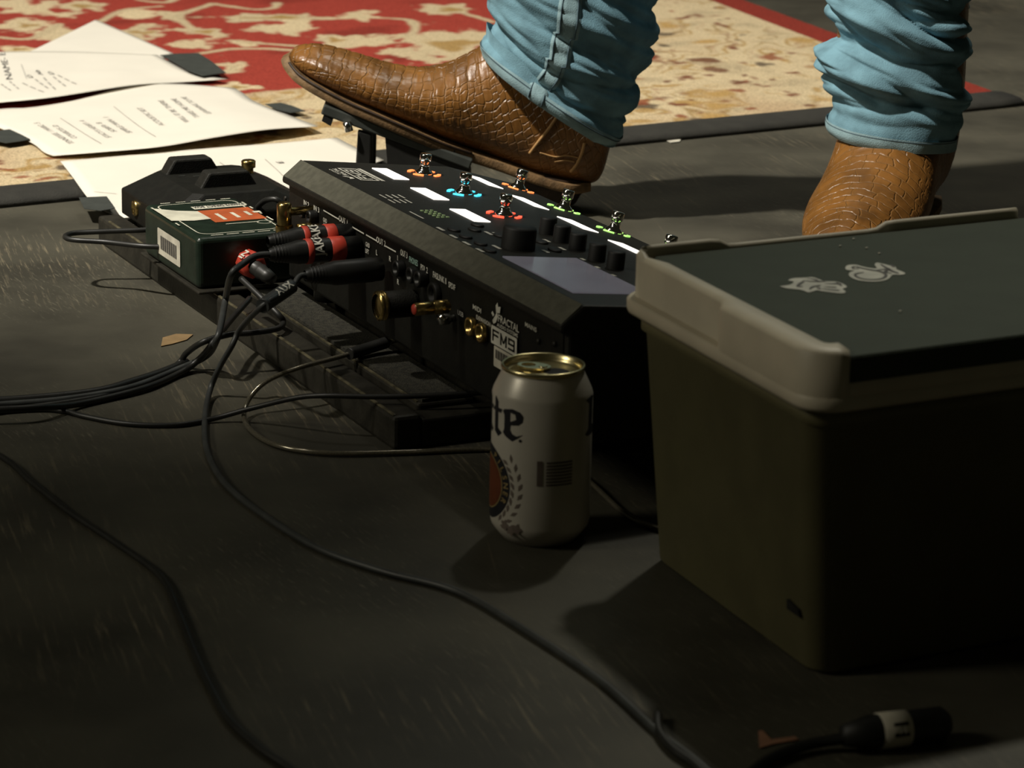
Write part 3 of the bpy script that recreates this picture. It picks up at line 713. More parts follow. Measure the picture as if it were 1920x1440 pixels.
cab = MB(); u3 = toG(tail3)[0]; s0_, s1_ = PU(546, 537, u3+.008), PU(492, 574, u3+.036)
pts = [tail3+B*.004, tail3-B*.004, s0_, s1_]+[P(x, y, z) for x, y, z in ((452, 615, .058), (434, 650, .043), (411, 690, .024), (393, 735, .0055), (384, 790, .0024), (390, 850, .0024), (425, 910, .0024), (500, 970, .0024), (600, 1030, .0024), (720, 1072, .0024), (860, 1110, .0024), (1000, 1192, .0024), (1130, 1280, .0024), (1230, 1370, .0024), (1340, 1460, .0024), (1480, 1640, .0024))]
cab.tube(pts, .0023, 10, 10); lc = thing('audio_cable', 'grey cable with white-lettered sleeve running the length of the floor to the frame bottom', 'cable', (pts[8].x, pts[8].y, 0))
obj('jacket', cab, M['cable_grey'], lc)
mb = MB(); q0, q1 = s0_, s1_; mb.tube([q0, q0.lerp(q1, .5), q1], .0056, 14, 6); sl = obj('heat_shrink_sleeve', mb, M['cable_grey'], lc)
mb = MB(); dd = (q1-q0).normalized(); cen = q0.lerp(q1, .35); sd = dd.cross(Z).normalized(); up = sd.cross(dd).normalized()
if up.z < 0: up = -up
sd = up.cross(-dd).normalized(); ph0 = .5 if sd.y < 0 else -.5
def bend(x_, y_):
    th = (y_-.003)/.0058+ph0; return cen - dd*x_ + (up*math.cos(th)+sd*math.sin(th))*.0059
text(mb, 'AUX', None, None, None, .006, .024, 'C', .03, bend); obj('sleeve_lettering', mb, M['white_print'], sl)
cable('instrument_cable', 'silver braided cable in clear jacket looping out past the board corner', ((858, 606, .062), (800, 622, .046), (720, 644, .036), (640, 668, .0325), (560, 690, .031), (500, 715, .024), (466, 750, .012), (458, 785, .0040), (480, 815, .0026), (530, 838, .0026), (620, 850, .0026), (760, 848, .0026), (920, 842, .0026), (1010, 852, .0026), (1070, 880, .0026), (1110, 907, .0026), (1190, 975, .0026), (1300, 1005, .0026)), .0020, 'cable_clear')
mb = MB(); mb.tube([P(x, y, z) for x, y, z in ((725, 642, .0365), (690, 653, .0345), (655, 664, .0335))], .0046, 14, 6); tag(obj('cable_sleeve', mb, M['rubber']), 'thick black sleeve around the clear cable on the board', 'sleeve')
cable('power_cable', 'black cable crossing the board edge straight to the floor bundle', ((925, 735, .034), (800, 742, .033), (700, 744, .032), (610, 742, .031), (555, 746, .026), (470, 766, .012), (400, 785, .0032), (330, 797, .0021), (240, 795, .0021), (160, 781, .0021), (120, 771, .0021), (60, 768, .0021), (-90, 779, .0021), (-420, 803, .0021), (-900, 789, .0021)), .0020, 'cable')
cable('floor_cable', 'black cable snaking alone across the dark bare floor', ((-700, 640, .0023), (-350, 690, .0023), (-30, 838, .0023), (60, 905, .0023), (130, 960, .0023), (220, 1020, .0023), (300, 1080, .0023), (335, 1150, .0023), (365, 1225, .0023), (395, 1290, .0023), (430, 1350, .0023), (490, 1405, .0023), (570, 1462, .0023), (760, 1640, .0023)), .0022, 'cable')
cable('bundled_cable', 'thick black cable at the back of the floor bundle', ((350, 680, .0042), (300, 700, .0046), (250, 716, .0046), (180, 735, .0046), (60, 748, .0046), (-90, 757, .0046), (-420, 781, .0046), (-900, 767, .0046)), .0036, 'cable')
cable('bundled_cable', 'black cable from under the direct box joining the floor bundle', ((468, 560, .036), (430, 603, .032), (402, 640, .031), (375, 672, .012), (340, 698, .0034), (270, 728, .0034), (150, 757, .0034), (60, 765, .0110), (-90, 772, .0110), (-420, 796, .0040), (-900, 782, .0040)), .0026, 'cable')
cable('patch_cable', 'stiff black patch cable loop jutting out from behind the direct box', ((330, 424, .048), (275, 431, .047), (200, 434, .046), (140, 437, .045), (122, 444, .045), (140, 450, .045), (200, 454, .045), (262, 461, .046), (300, 463, .046)), .0024, 'cable')
cable('patch_cable', 'short black patch cable arched into the gold angle plug', ((478, 396, .050), (487, 384, .060), (500, 375, .068), (518, 374, .070), (530, 386, .064), (533, 396, .060)), .0026, 'cable')
cable('floor_cable', 'short black cable end with bright ring near the cooler foot', ((1233, 1340, .003), (1236, 1372, .003), (1262, 1405, .003), (1300, 1432, .003), (1345, 1475, .003)), .0026, 'cable')

# ================================================================== direct box
du0, du1, dv0, dv1, dz0, dz1 = -.172, -.030, -.064, .022, .031, .0755
di = thing('direct_box', 'dark green passive direct box with orange JDI print on top', 'direct box', G((du0+du1)/2, (dv0+dv1)/2, .029))
mb = MB(); mb.gbox(du0, du1, dv0, dv1, dz0, dz1); obj('case', mb, M['di_green'], di, bevel=.005, seg=4)
mb = MB(); mb.gbox(du0-.006, du1+.008, dv0-.002, dv1+.002, .0286, .0312); obj('base_plate', mb, M['board'], di, bevel=.001)
dn = Z; dz = dz1+.0004
def dp(u, v): return G(u, v, dz)
def dr(m_, u0, u1, v0, v1, up=0): m_.quad(dp(u0, v0)+Z*up, dp(u0, v1)+Z*up, dp(u1, v1)+Z*up, dp(u1, v0)+Z*up)
bd = MB()      # cream border line with rounded left corners
out = rrect(G((du0+du1)/2, (dv0+dv1)/2, dz), A, B, .0605, .0365, .010); inn = rrect(G((du0+du1)/2, (dv0+dv1)/2, dz), A, B, .0594, .0354, .009)
n = len(out); bd.add(out+inn, [(i, (i+1) % n, n+(i+1) % n, n+i) for i in range(n)])
for (u, v, l) in ((-.150, .0195, .012), (-.130, .0195, .008), (-.110, .0195, .010), (-.088, .0195, .016), (-.155, -.0625, .006), (-.140, -.0625, .010), (-.118, -.0625, .012), (-.090, -.0625, .010)): dr(bd, u, u+l, v-.0008, v+.0008)
for k in range(5): v = dv0+.014+k*.014; dr(bd, du1-.0062, du1-.0045, v, v+.011); dr(bd, du0+.0035, du0+.0050, v, v+.009)
obj('border_print', bd, M['cream_print'], di)
og = MB()      # J, D, I blocks
dr(og, -.128, -.080, -.030, .017, .0001); oo = obj('orange_print', og, M['orange_print'], di)
cp = MB()
dr(cp, -.145, -.134, -.030, .018, .0002)
for (v0_, h_) in ((-.020, .017), (-.006, .013), (.0065, .008)): dr(cp, -.112, -.112+h_+.008, v0_, v0_+.0035, .0003)
dr(cp, -.110, -.104, .014, .021, .0003)
cp.poly([dp(-.150, -.0635)+Z*.0003, dp(-.098, -.0635)+Z*.0003, dp(-.092, -.045)+Z*.0003, dp(-.094, -.029)+Z*.0003, dp(-.126, -.030)+Z*.0003, dp(-.134, -.046)+Z*.0003])
dr(cp, -.0715, -.0700, -.024, .006, .0002)
ring = [dp(-.068, .010)+(A*math.cos(t)+B*math.sin(t))*.0065 for t in [math.pi*2*i/20 for i in range(20)]]; rin = [dp(-.068, .010)+(A*math.cos(t)+B*math.sin(t))*.0055 for t in [math.pi*2*i/20 for i in range(20)]]
cp.add(ring+rin, [(i, (i+1) % 20, 20+(i+1) % 20, 20+i) for i in range(20)])
obj('cream_print', cp, M['cream_print'], di)
tx = MB(); text(tx, 'PASSIVE DIRECT BOX', dp(-.1365, -.006)+Z*.0005, -B, A, .0048, .044, 'C', .02) if False else text(tx, 'PASSIVE DIRECT BOX', dp(-.1435, -.006)+Z*.0006, B*-1, A, .0065, .046, 'C', .02)
sk = [dp(-.115+.010*math.cos(t)*1.6, -.046+.009*math.sin(t))+Z*.0006 for t in [i*.5 for i in range(13)]]
obj('black_print', tx, M['ink'], di)
lb = MB(); c = G(-.103, dv0-.0006, .052); lb.poly(rrect(c, A, Z, .030, .0115, .002)); l_ = obj('barcode_label', lb, M['label'], di)
bb = MB()
for i in range(22):
    x = -.020+i*.0019; w = .0004+.0004*(i % 3 == 0); cc = c-B*.0004
    bb.quad(*[cc+A*(x+w*j)+Z*(.006 if k else -.006) for j, k in ((-1, 0), (1, 0), (1, 1), (-1, 1))])
obj('bars', bb, M['ink'], l_)
# red XLR plug on the near end
c = G(du1+.004, -.020, .052)
t = thing('red_plug', 'red-taped XLR plug reading IN plugged into the green direct box end', 'plug', c-Z*.011)
cyl_axis('collar', 'red_tape', t, c-A*.003, A, [(.0085, 0), (.0115, .002), (.0118, .014), (.0105, .017), (.0060, .018)], 8)
cyl_axis('boot', 'cable', t, c+A*.014+Z*-.001, (A*.8-Z*.35+B*.45).normalized(), [(.0065, 0), (.0062, .006), (.0070, .007), (.0058, .012), (.0064, .013), (.0048, .022), (.0001, .022)], 14)
nr_ = (Z*.8-B*.6); mb = MB(); text(mb, 'IN', c+A*.012+nr_*.0122, (B*.8+Z*.6), -A, .008, .009, 'C', .03)
obj('tape_lettering', mb, M['white_print'], t)

# ================================================================== receiver pedal
ru0, ru1, rv0, rv1 = -.352, -.205, -.030, .118
rx = thing('receiver_pedal', 'black faceted pedal with two guard bars and a chrome footswitch', 'pedal', G((ru0+ru1)/2, (rv0+rv1)/2, .0285))
mb = MB()
def rect(u0, u1, v0, v1, z, ch):
    return [G(u0+ch, v0, z), G(u0, v0+ch, z), G(u0, v1-ch, z), G(u0+ch, v1, z), G(u1-ch, v1, z), G(u1, v1-ch, z), G(u1, v0+ch, z), G(u1-ch, v0, z)]
mb.loft([rect(ru0, ru1, rv0, rv1, .0288, .008), rect(ru0, ru1, rv0, rv1, .0530, .008), rect(ru0+.016, ru1-.012, rv0+.030, rv1-.035, .0700, .008)], True, False)
obj('housing', mb, M['panel'], rx, bevel=.0015)
for (u, v_a, v_b) in ((-.330, .000, .060), (-.262, .010, .072)):
    mb = MB(); u1_ = u+.020
    prof = [(v_a, .064), (v_a+.012, .0835), (v_b-.012, .0835), (v_b, .064)]
    mb.loft([[G(u, v, z) for v, z in prof], [G(u1_, v, z) for v, z in prof]], True, False); obj('guard_bar', mb, M['black_metal'], rx, bevel=.002)
c = PL(466, 336, G(0, 0, .064), Z); cu_, cv_, _ = toG(c)
mb = MB(); mb.lathe(c-Z*.006, Z, [(.0090, 0), (.0090, .0068), (.0075, .0095), (.0048, .010), (.0046, .0165), (.0066, .0175), (.0068, .0235), (.0055, .0245), (.0001, .0245)], 18); obj('footswitch', mb, M['brass'], rx)
c = G(-.300, rv0, .043); cyl_axis('jack_socket', 'brass', rx, c, -B, [(.0075, 0), (.0075, .002), (.0052, .003), (.0045, .0015), (.0001, .0012)], 20)
mb = MB()
for i in range(5):
    q = G(-.300+.006*i, .012+.012*i, .0706); mb.quad(q, q+B*.006, q+B*.006+A*.0012, q+A*.0012)
obj('legend_print', mb, M['pedal_face'], rx)
mb = MB(); mb.gbox(-.37, -.345, -.06, .03, 0.0135, .0165)
# ================================================================== expression pedal
YP = 2.745
ep = thing('expression_pedal', 'black rocker expression pedal held under the tipped boot', 'pedal', (D(780, 300, YP).x, YP, 0))
hw = .052
def ybox(mb, pts, y0, y1):       # pts: (x,z) polygon extruded in Y
    lo = [V((x, y0, z)) for x, z in pts]; hi = [V((x, y1, z)) for x, z in pts]; return mb.hexa(lo, hi)
def dx(x, y): p = D(x, y, YP-hw); return p.x, p.z
xl = dx(672, 290)[0]; xr = dx(881, 300)[0]
mb = MB(); ybox(mb, [(xl, 0), (xr, 0), (xr, .034), (xr-.01, .038), (xl+.02, .034), (xl, .030)], YP-hw, YP+hw); obj('base', mb, M['rubber'], ep, bevel=.003)
q0 = dx(601, 214); q1 = dx(880, 318)
dxx, dzz = q1[0]-q0[0], q1[1]-q0[1]; ln = math.hypot(dxx, dzz); nx, nz = -dzz/ln, dxx/ln
if nz < 0: nx, nz = -nx, -nz
mb = MB(); ybox(mb, [q0, q1, (q1[0]+nx*.010, q1[1]+nz*.010), (q0[0]+nx*.010, q0[1]+nz*.010)], YP-hw, YP+hw); tr = obj('treadle', mb, M['pedal_face'], ep, bevel=.0015)
mb = MB()
for k in range(6):
    s = .015+k*.022; ax, az = q0[0]+dxx/ln*s, q0[1]+dzz/ln*s
    ybox(mb, [(ax+nx*.010, az+nz*.010), (ax+dxx/ln*.012+nx*.010, az+dzz/ln*.012+nz*.010), (ax+dxx/ln*.012+nx*.0125, az+dzz/ln*.012+nz*.0125), (ax+nx*.0125, az+nz*.0125)], YP-hw+.004, YP+hw-.004)
obj('tread', mb, M['rubber'], tr)
for sgn in (-1, 1):
    yy = YP+sgn*(hw-.006)
    a_, b_ = dx(682, 252), dx(678, 300); mb = MB(); ybox(mb, [(b_[0]-.007, .034), (b_[0]+.009, .034), (a_[0]+.008, a_[1]), (a_[0]-.006, a_[1]+.004)], yy-.004, yy+.004); obj('pivot_arm', mb, M['rubber'], ep, bevel=.002)
    # side skirt of the treadle further back
    m0, m1 = dx(722, 262), dx(880, 318); mb = MB(); ybox(mb, [(m0[0], m0[1]), (m0[0]+.004, .036), (m1[0], .036), (m1[0], m1[1]+.004), (m0[0], m0[1]+.006)], yy-.003, yy+.003); obj('side_skirt', mb, M['rubber'], tr)
c = D(650, 229, YP-hw-.002); mb = MB(); mb.cyl(c, c+V((-.008*nx*-1, 0, -.009)), .0042, n=14); obj('screw', mb, M['chrome'], tr)
mb = MB(); e = dx(606, 222); ybox(mb, [(q0[0]+.003, q0[1]-.001), (q0[0]+.012, q0[1]-.006), (q0[0]+.010, q0[1]-.012), (q0[0]+.001, q0[1]-.007)], YP-hw+.001, YP+hw-.001); obj('bumper', mb, M['rubber'], tr)

# ================================================================== cooler
ca_ = V((math.cos(math.radians(-67)), math.sin(math.radians(-67)), 0)); cb_ = V((math.cos(math.radians(28)), math.sin(math.radians(28)), 0))
e = .014; CLEN = .234; CW = .31
CN = P(1528, 664, .2); CN.z = 0; CN = CN-ca_*e+cb_*e; CL = CN-ca_*CLEN
def K(u, v, z): return CL + ca_*u + cb_*v + Z*z       # u: left face length toward camera, v: to the right
ck = thing('cooler', 'small olive cooler with cream rim and grey-green lid panel', 'cooler', K(CLEN/2, CW/2, 0))
def rring(u0, u1, v0, v1, z, r, k=6):
    return rrect(K((u0+u1)/2, (v0+v1)/2, z), ca_, cb_, (u1-u0)/2, (v1-v0)/2, r, k)
mb = MB(); g = .003
ZL = .163
mb.loft([rring(.020, CLEN+.001, .008, CW-.010, 0, .016), rring(.016, CLEN+.005, .004, CW-.006, .004, .018), rring(-g, CLEN+g, -g, CW+g, ZL-.012, .020), rring(-g-.003, CLEN+g+.003, -g-.003, CW+g+.003, ZL-.010, .021), rring(-g-.003, CLEN+g+.003, -g-.003, CW+g+.003, ZL, .021)], True)
obj('body', mb, M['cooler_body'], ck)
ZS, ZT = .181, .199               # step and top of rim
mb = MB(); mb.loft([rring(-e+.001, CLEN+e-.001, -e+.001, CW+e-.001, ZL+.0005, .022), rring(-e, CLEN+e, -e, CW+e, ZL+.003, .023), rring(-e, CLEN+e, -e, CW+e, ZL+.0085, .023), rring(-e+.0015, CLEN+e-.0015, -e+.0015, CW+e-.0015, ZL+.010, .022)], True)
mb.loft([rring(-e+.010, CLEN+e-.0003, -e+.010, CW+e-.0003, ZL+.006, .018), rring(-e+.010, CLEN+e-.0003, -e+.010, CW+e-.0003, ZS-.0015, .018), rring(-e+.012, CLEN+e-.002, -e+.012, CW+e-.002, ZS, .017)], True); lid = obj('lid_base', mb, M['cooler_cream'], ck)
# rim wall: sweeps from near-left corner along the left side, round the far corner and along the far side
def wall_path():
    r = .024; pts = []
    ue = CLEN+e; ve = -e
    for i in range(7):               # near-left corner, from near side to left side
        t = math.pi/2*i/6; pts.append((ue-r+r*math.cos(t), ve+r-r*math.sin(t)))
    n_ = 40
    for i in range(1, n_+1): pts.append((ue-r-(ue-r-(-e+r))*i/n_, ve))
    for i in range(1, 9):
        t = math.pi/2*i/8; pts.append((-e+r-r*math.sin(t), ve+r-r*math.cos(t)))
    for i in range(1, 41): pts.append((-e, ve+r+(CW+e-r-ve-r)*i/40))
    return pts
wp = wall_path(); rings = []
for i, (u, v) in enumerate(wp):
    pu, pv_ = wp[max(i-1, 0)]; qu, qv = wp[min(i+1, len(wp)-1)]
    d = V((qu-pu, qv-pv_, 0)).normalized(); inn_ = V((d.y, -d.x, 0))       # inward normal in (u,v)
    cu0_, cv0_ = CLEN/2, CW/2
    if inn_.x*(cu0_-u)+inn_.y*(cv0_-v) < 0: inn_ = -inn_
    left = i < 48
    th = .0205-.0145*min(1, max(0, (i-43)/9))
    top_ = ZT
    ins = 0.0
    frac = (u+e)/(CLEN+2*e)
    if left and frac < .55 and i < 46: ins = .0075*min(1, (.55-frac)/.035)
    if 46 <= i < 56: ins = .0075*max(0, 1-(i-46)/9)
    if not left:
        w = v/CW; dip = max(0, min(1, (w-.19)/.03))*max(0, min(1, (.62-w)/.03)); top_ = ZT+.003-.0045*dip
    def q(off, z): return K(u+inn_.x*off, v+inn_.y*off, z)
    zled = ZL+.0092
    rings.append([q(.0006, ZL+.006), q(.0002, zled-.0012), q(ins, zled+.0008), q(ins, top_-.003), q(ins+.0025, top_), q(th-.002, top_), q(th, top_-.002), q(th, ZL+.006)])
mb = MB(); mb.loft(rings, True); o_ = obj('rim_wall', mb, M['cooler_cream'], ck)
# panel
pz0, pz1 = ZS-.001, ZT-.0035
mb = MB(); pu0, pu1, pv0, pv1 = -e+.0075, CLEN+e-.001, -e+.0215, CW+e-.004
mb.loft([rring(pu0, pu1, pv0, pv1, pz0-.010, .006), rring(pu0, pu1, pv0, pv1, pz1-.0012, .006), rring(pu0+.001, pu1-.001, pv0+.001, pv1-.001, pz1, .005)], True, False); pan = obj('lid_panel', mb, M['cooler_panel'], ck)
# decals
dzc = CL.z+pz1+.0004
def dc(x, y): return P(1400+x/5.333, 440+y/5.333, dzc)
def decal(outl, strokes, w, label):
    mb = MB(); mb.poly(cat([dc(*p) for p in outl]+[dc(*outl[0])], 4)[:-1]); d_ = obj('sticker', mb, M['decal'], pan); d_['label'] = label
    mb = MB()
    for st in strokes:
        pts = cat([dc(*p) for p in st], 5)
        for i in range(len(pts)-1):
            dd_ = pts[i+1]-pts[i]; nn_ = V((-dd_.y, dd_.x, 0)).normalized()*w*.5*(.55+.45*math.sin(math.pi*i/len(pts)))
            mb.quad(*[p+Z*.0004 for p in (pts[i]-nn_, pts[i+1]-nn_, pts[i+1]+nn_, pts[i]+nn_)])
    obj('sticker_drawing', mb, M['ink'], d_)
decal([(330, 515), (430, 500), (470, 470), (415, 455), (470, 435), (580, 430), (660, 425), (735, 450), (780, 465), (900, 470), (980, 500), (1000, 525), (960, 540), (990, 570), (940, 585), (760, 565), (700, 555), (620, 575), (540, 550), (400, 535)],
      [[(500, 520), (530, 495), (570, 470)], [(500, 522), (560, 520)], [(600, 440), (680, 450), (720, 470), (790, 470)], [(560, 460), (640, 470), (740, 472)], [(630, 550), (660, 525), (740, 510)], [(700, 530), (740, 545)], [(780, 490), (860, 495), (920, 490), (945, 515)], [(900, 480), (925, 500)], [(770, 522), (900, 530)], [(750, 545), (930, 560)]], .0017, 'pale sticker with jagged black script')
decal([(985, 330), (1010, 305), (1090, 300), (1160, 318), (1230, 332), (1300, 335), (1280, 300), (1300, 280), (1360, 290), (1440, 310), (1490, 320), (1500, 345), (1560, 370), (1585, 390), (1540, 400), (1460, 400), (1430, 430), (1380, 455), (1280, 468), (1150, 460), (1060, 435), (1020, 400), (1040, 372), (1075, 360), (1000, 350)],
      [[(1120, 340), (1080, 345), (1055, 330), (1090, 322), (1140, 335), (1240, 355), (1330, 370), (1390, 400), (1370, 435), (1280, 452), (1160, 445), (1095, 420), (1090, 395), (1170, 380)], [(1340, 300), (1400, 335), (1460, 370), (1520, 390)], [(1290, 360), (1370, 350), (1430, 350), (1380, 375), (1450, 390)], [(1440, 305), (1480, 325)]], .0019, 'pale sticker with a black ring and scrawl')
mb = MB()
for x, y in ((1070, 45), (1200, 135), (1325, 190), (1535, 770), (935, 115)):
    c = dc(x, y); mb.cyl(c, c+Z*.0006, .0008, n=7)
obj('crumbs', mb, M['scrap'], pan)
c = K(CLEN*.88, .0005, .033); mb = MB(); mb.hexa([c, c+ca_*.016, c+ca_*.016+cb_*.004, c+cb_*.004], [c+Z*.006-cb_*.0005, c+ca_*.014+Z*.004-cb_*.0005, c+ca_*.014+Z*.004+cb_*.004, c+Z*.006+cb_*.004]); obj('drain_notch', mb, M['rubber'], ck)

# ================================================================== beer can
cb0 = P(1011, 1004, 0); CR_ = .0331; CH = .1185
can = thing('beer_can', 'open white beer can with dark lettering standing on the black floor', 'can', cb0)
mb = MB(); mb.lathe(cb0, Z, [(.0001, .006), (.018, .004), (.0225, .0), (.0245, .0005), (.029, .006), (.0322, .0105), (CR_, .0145), (CR_, .0995), (.0322, .1025), (.0273, .1130), (.0262, .1148), (.0262, .1158)], 96); obj('body', mb, M['can_white'], can)
mb = MB(); mb.lathe(cb0, Z, [(.0262, .1150), (.0272, .1156), (.0276, .1168), (.0274, .1182), (.0266, CH), (.0258, .1180), (.0250, .1150), (.0240, .1130), (.0226, .1126), (.0218, .1138), (.0001, .1139)], 72); ld = obj('lid', mb, M['can_metal'], can)
tc_ = cb0+Z*.1140
tab_dir = V((.92, -.40, 0)); tab_dir.normalize(); ts = V((-tab_dir.y, tab_dir.x, 0))
mb = MB(); mb.poly([tc_+Z*.0004+tab_dir*(.0095+.0085*math.cos(t))+ts*(.0075*math.sin(t)) for t in [2*math.pi*i/24 for i in range(24)]]); obj('mouth', mb, M['can_hole'], ld)
mb = MB(); out = [tc_+Z*.0024+tab_dir*(-.0065+.0115*math.cos(t))+ts*(.0075*math.sin(t)) for t in [2*math.pi*i/28 for i in range(28)]]
inn = [tc_+Z*.0024+tab_dir*(-.0105+.0048*math.cos(t))+ts*(.0046*math.sin(t)) for t in [2*math.pi*i/28 for i in range(28)]]
n = 28; lo = [p-Z*.0012 for p in out]; li = [p-Z*.0012 for p in inn]
mb.add(out+inn+lo+li, [(i, (i+1) % n, n+(i+1) % n, n+i) for i in range(n)]+[(i, (i+1) % n, 2*n+(i+1) % n, 2*n+i) for i in range(n)]+[(n+i, n+(i+1) % n, 3*n+(i+1) % n, 3*n+i) for i in range(n)]+[(2*n+i, 2*n+(i+1) % n, 3*n+(i+1) % n, 3*n+i) for i in range(n)])
tb = obj('pull_tab', mb, M['can_metal'], ld)
mb = MB(); mb.cyl(tc_, tc_+Z*.003, .0028, n=14); obj('rivet', mb, M['can_metal'], ld)
# wrapped print. s: metres along the circumference to the right of the camera-facing line, z: height
def wrap(mb2, m_, name, lift=.0002, parent=can):
    bm = bmesh.new(); vs = [bm.verts.new((p.x, p.y, 0)) for p in mb2.v]
    for f in mb2.f:
        try: bm.faces.new([vs[i] for i in f])
        except ValueError: pass
    xs = [p.x for p in mb2.v]; x = min(xs)+.0015
    while x < max(xs):
        bmesh.ops.bisect_plane(bm, geom=bm.verts[:]+bm.edges[:]+bm.faces[:], plane_co=(x, 0, 0), plane_no=(1, 0, 0)); x += .0015
    bm.verts.index_update()
    out = MB(); vv = []
    for v_ in bm.verts:
        th = v_.co.x/CR_; zz = v_.co.y
        rr = CR_+lift
        if zz > .0995: rr = CR_-(zz-.0995)*.3+lift
        vv.append(cb0+V((math.sin(th), -math.cos(th), 0))*rr+Z*zz)
    out.add(vv, [tuple(v_.index for v_ in f.verts) for f in bm.faces]); bm.free()
    return obj(name, out, M[m_], parent, fix=False)
def flat(polys):
    m2 = MB()
    for pl_ in polys: m2.poly([V((x, y, 0)) for x, y in pl_])
    return m2
deg = CR_*math.pi/180
def glyph(pts, x, z, w, h): return [(x+px*w, z+pz_*h) for px, pz_ in pts]
T_ = [(0.30, 1.05), (.58, .92), (.58, .74), (.95, .74), (.85, .62), (.58, .62), (.58, .16), (.95, .06), (.62, -.08), (.22, .04), (.22, .62), (.0, .62), (.12, .74), (.22, .74), (.22, .95)]
E_outer = [(.0, .86), (.10, .93), (.52, 1.0), (.86, .93), (1.0, .80), (.98, .60), (.80, .47), (.44, .42), (.42, .26), (.52, .14), (.72, .08), (1.0, .17), (.78, .02), (.52, -.12), (.18, .0), (.02, .12), (.10, .25), (.10, .72)]
L_ = [(.0, .95), (.55, 1.0), (.80, .95), (.68, .82), (.68, .18), (1.0, .22), (1.4, .12), (1.2, -.05), (.2, -.05), (.0, .02), (.28, .14), (.28, .82)]
lt = [glyph(T_, -72*deg, .0755, .0125, .0235), glyph(E_outer, -50.5*deg, .0755, .0165, .0195), glyph(L_, 57*deg, .0755, .017, .0250), glyph(T_, -92*deg, .0755, .012, .0235)]
lt.append([(-25*deg+.0011*math.cos(t), .0745+.0011*math.sin(t)) for t in [math.pi*2*i/12 for i in range(12)]])
wrap(flat(lt), 'navy', 'lettering', .00022)
wrap(flat([[(-50.5*deg+.0165*x, .0755+.0195*y) for x, y in ((.44, .86), (.66, .82), (.70, .66), (.44, .55))]]), 'can_white', 'letter_counter', .00040)
mc = (-81*deg, .0405)
def disc(r, c=mc, k=48): return [(c[0]+r*math.cos(2*math.pi*i/k), c[1]+r*math.sin(2*math.pi*i/k)) for i in range(k)]
wrap(flat([disc(.0252)]), 'navy', 'medallion_ring', .0002); wrap(flat([disc(.0187)]), 'can_gold', 'medallion_border', .00035); wrap(flat([disc(.0178)]), 'can_red', 'medallion_centre', .0005)
rt_ = MB()
for i, ch in enumerate('PILSNER'):
    an = math.radians(62-14.5*i); m2 = MB(); text(m2, ch, V((0, 0, 0)), V((1, 0, 0)), V((0, 1, 0)), .0042, None, 'C', .02)
    for p in m2.v:
        x, y = p.x, p.y+.0200; p.x = mc[0]+x*math.cos(an-math.pi/2)-y*math.sin(an-math.pi/2); p.y = mc[1]+x*math.sin(an-math.pi/2)+y*math.cos(an-math.pi/2)
    rt_.add(m2.v, m2.f)
wrap(rt_, 'can_gold', 'medallion_lettering', .0005)
lv = []; an0 = -70
for i in range(9):
    an = math.radians(-58+i*11.5); r_ = .0300; cx, cz = mc[0]+r_*math.cos(an), mc[1]+r_*math.sin(an)
    for sg in (-1, 1):
        ta = an+math.pi/2+sg*-.45; l_ = .0062; wv_ = .0013
        bx, bz = cx+sg*.0016*math.cos(an), cz+sg*.0016*math.sin(an)
        lv.append([(bx, bz), (bx+l_*.5*math.cos(ta)-wv_*math.sin(ta), bz+l_*.5*math.sin(ta)+wv_*math.cos(ta)), (bx+l_*math.cos(ta), bz+l_*math.sin(ta)), (bx+l_*.5*math.cos(ta)+wv_*math.sin(ta), bz+l_*.5*math.sin(ta)-wv_*math.cos(ta))])
wrap(flat(lv), 'can_grey', 'barley_print', .00022)
hp = []
for cx, cz, n_ in ((-44*deg, .0150, 6), (-35*deg, .0125, 6), (-27*deg, .0140, 6)):
    hp.append([(cx+.0030*(1+.25*math.cos(5*t))*math.cos(t), cz+.0034*(1+.25*math.cos(5*t))*math.sin(t)) for t in [2*math.pi*i/20 for i in range(20)]])
wrap(flat(hp), 'can_grey', 'hop_print', .00022)
fb = [[(-5*deg, .0450), (1.5*deg, .0450), (1.5*deg, .0620), (-5*deg, .0620)]]
for i in range(8): fb.append([(5.5*deg, .0450+.00215*i), (37*deg, .0450+.00215*i), (37*deg, .0463+.00215*i), (5.5*deg, .0463+.00215*i)])
wrap(flat(fb), 'can_grey', 'striped_print', .00022)

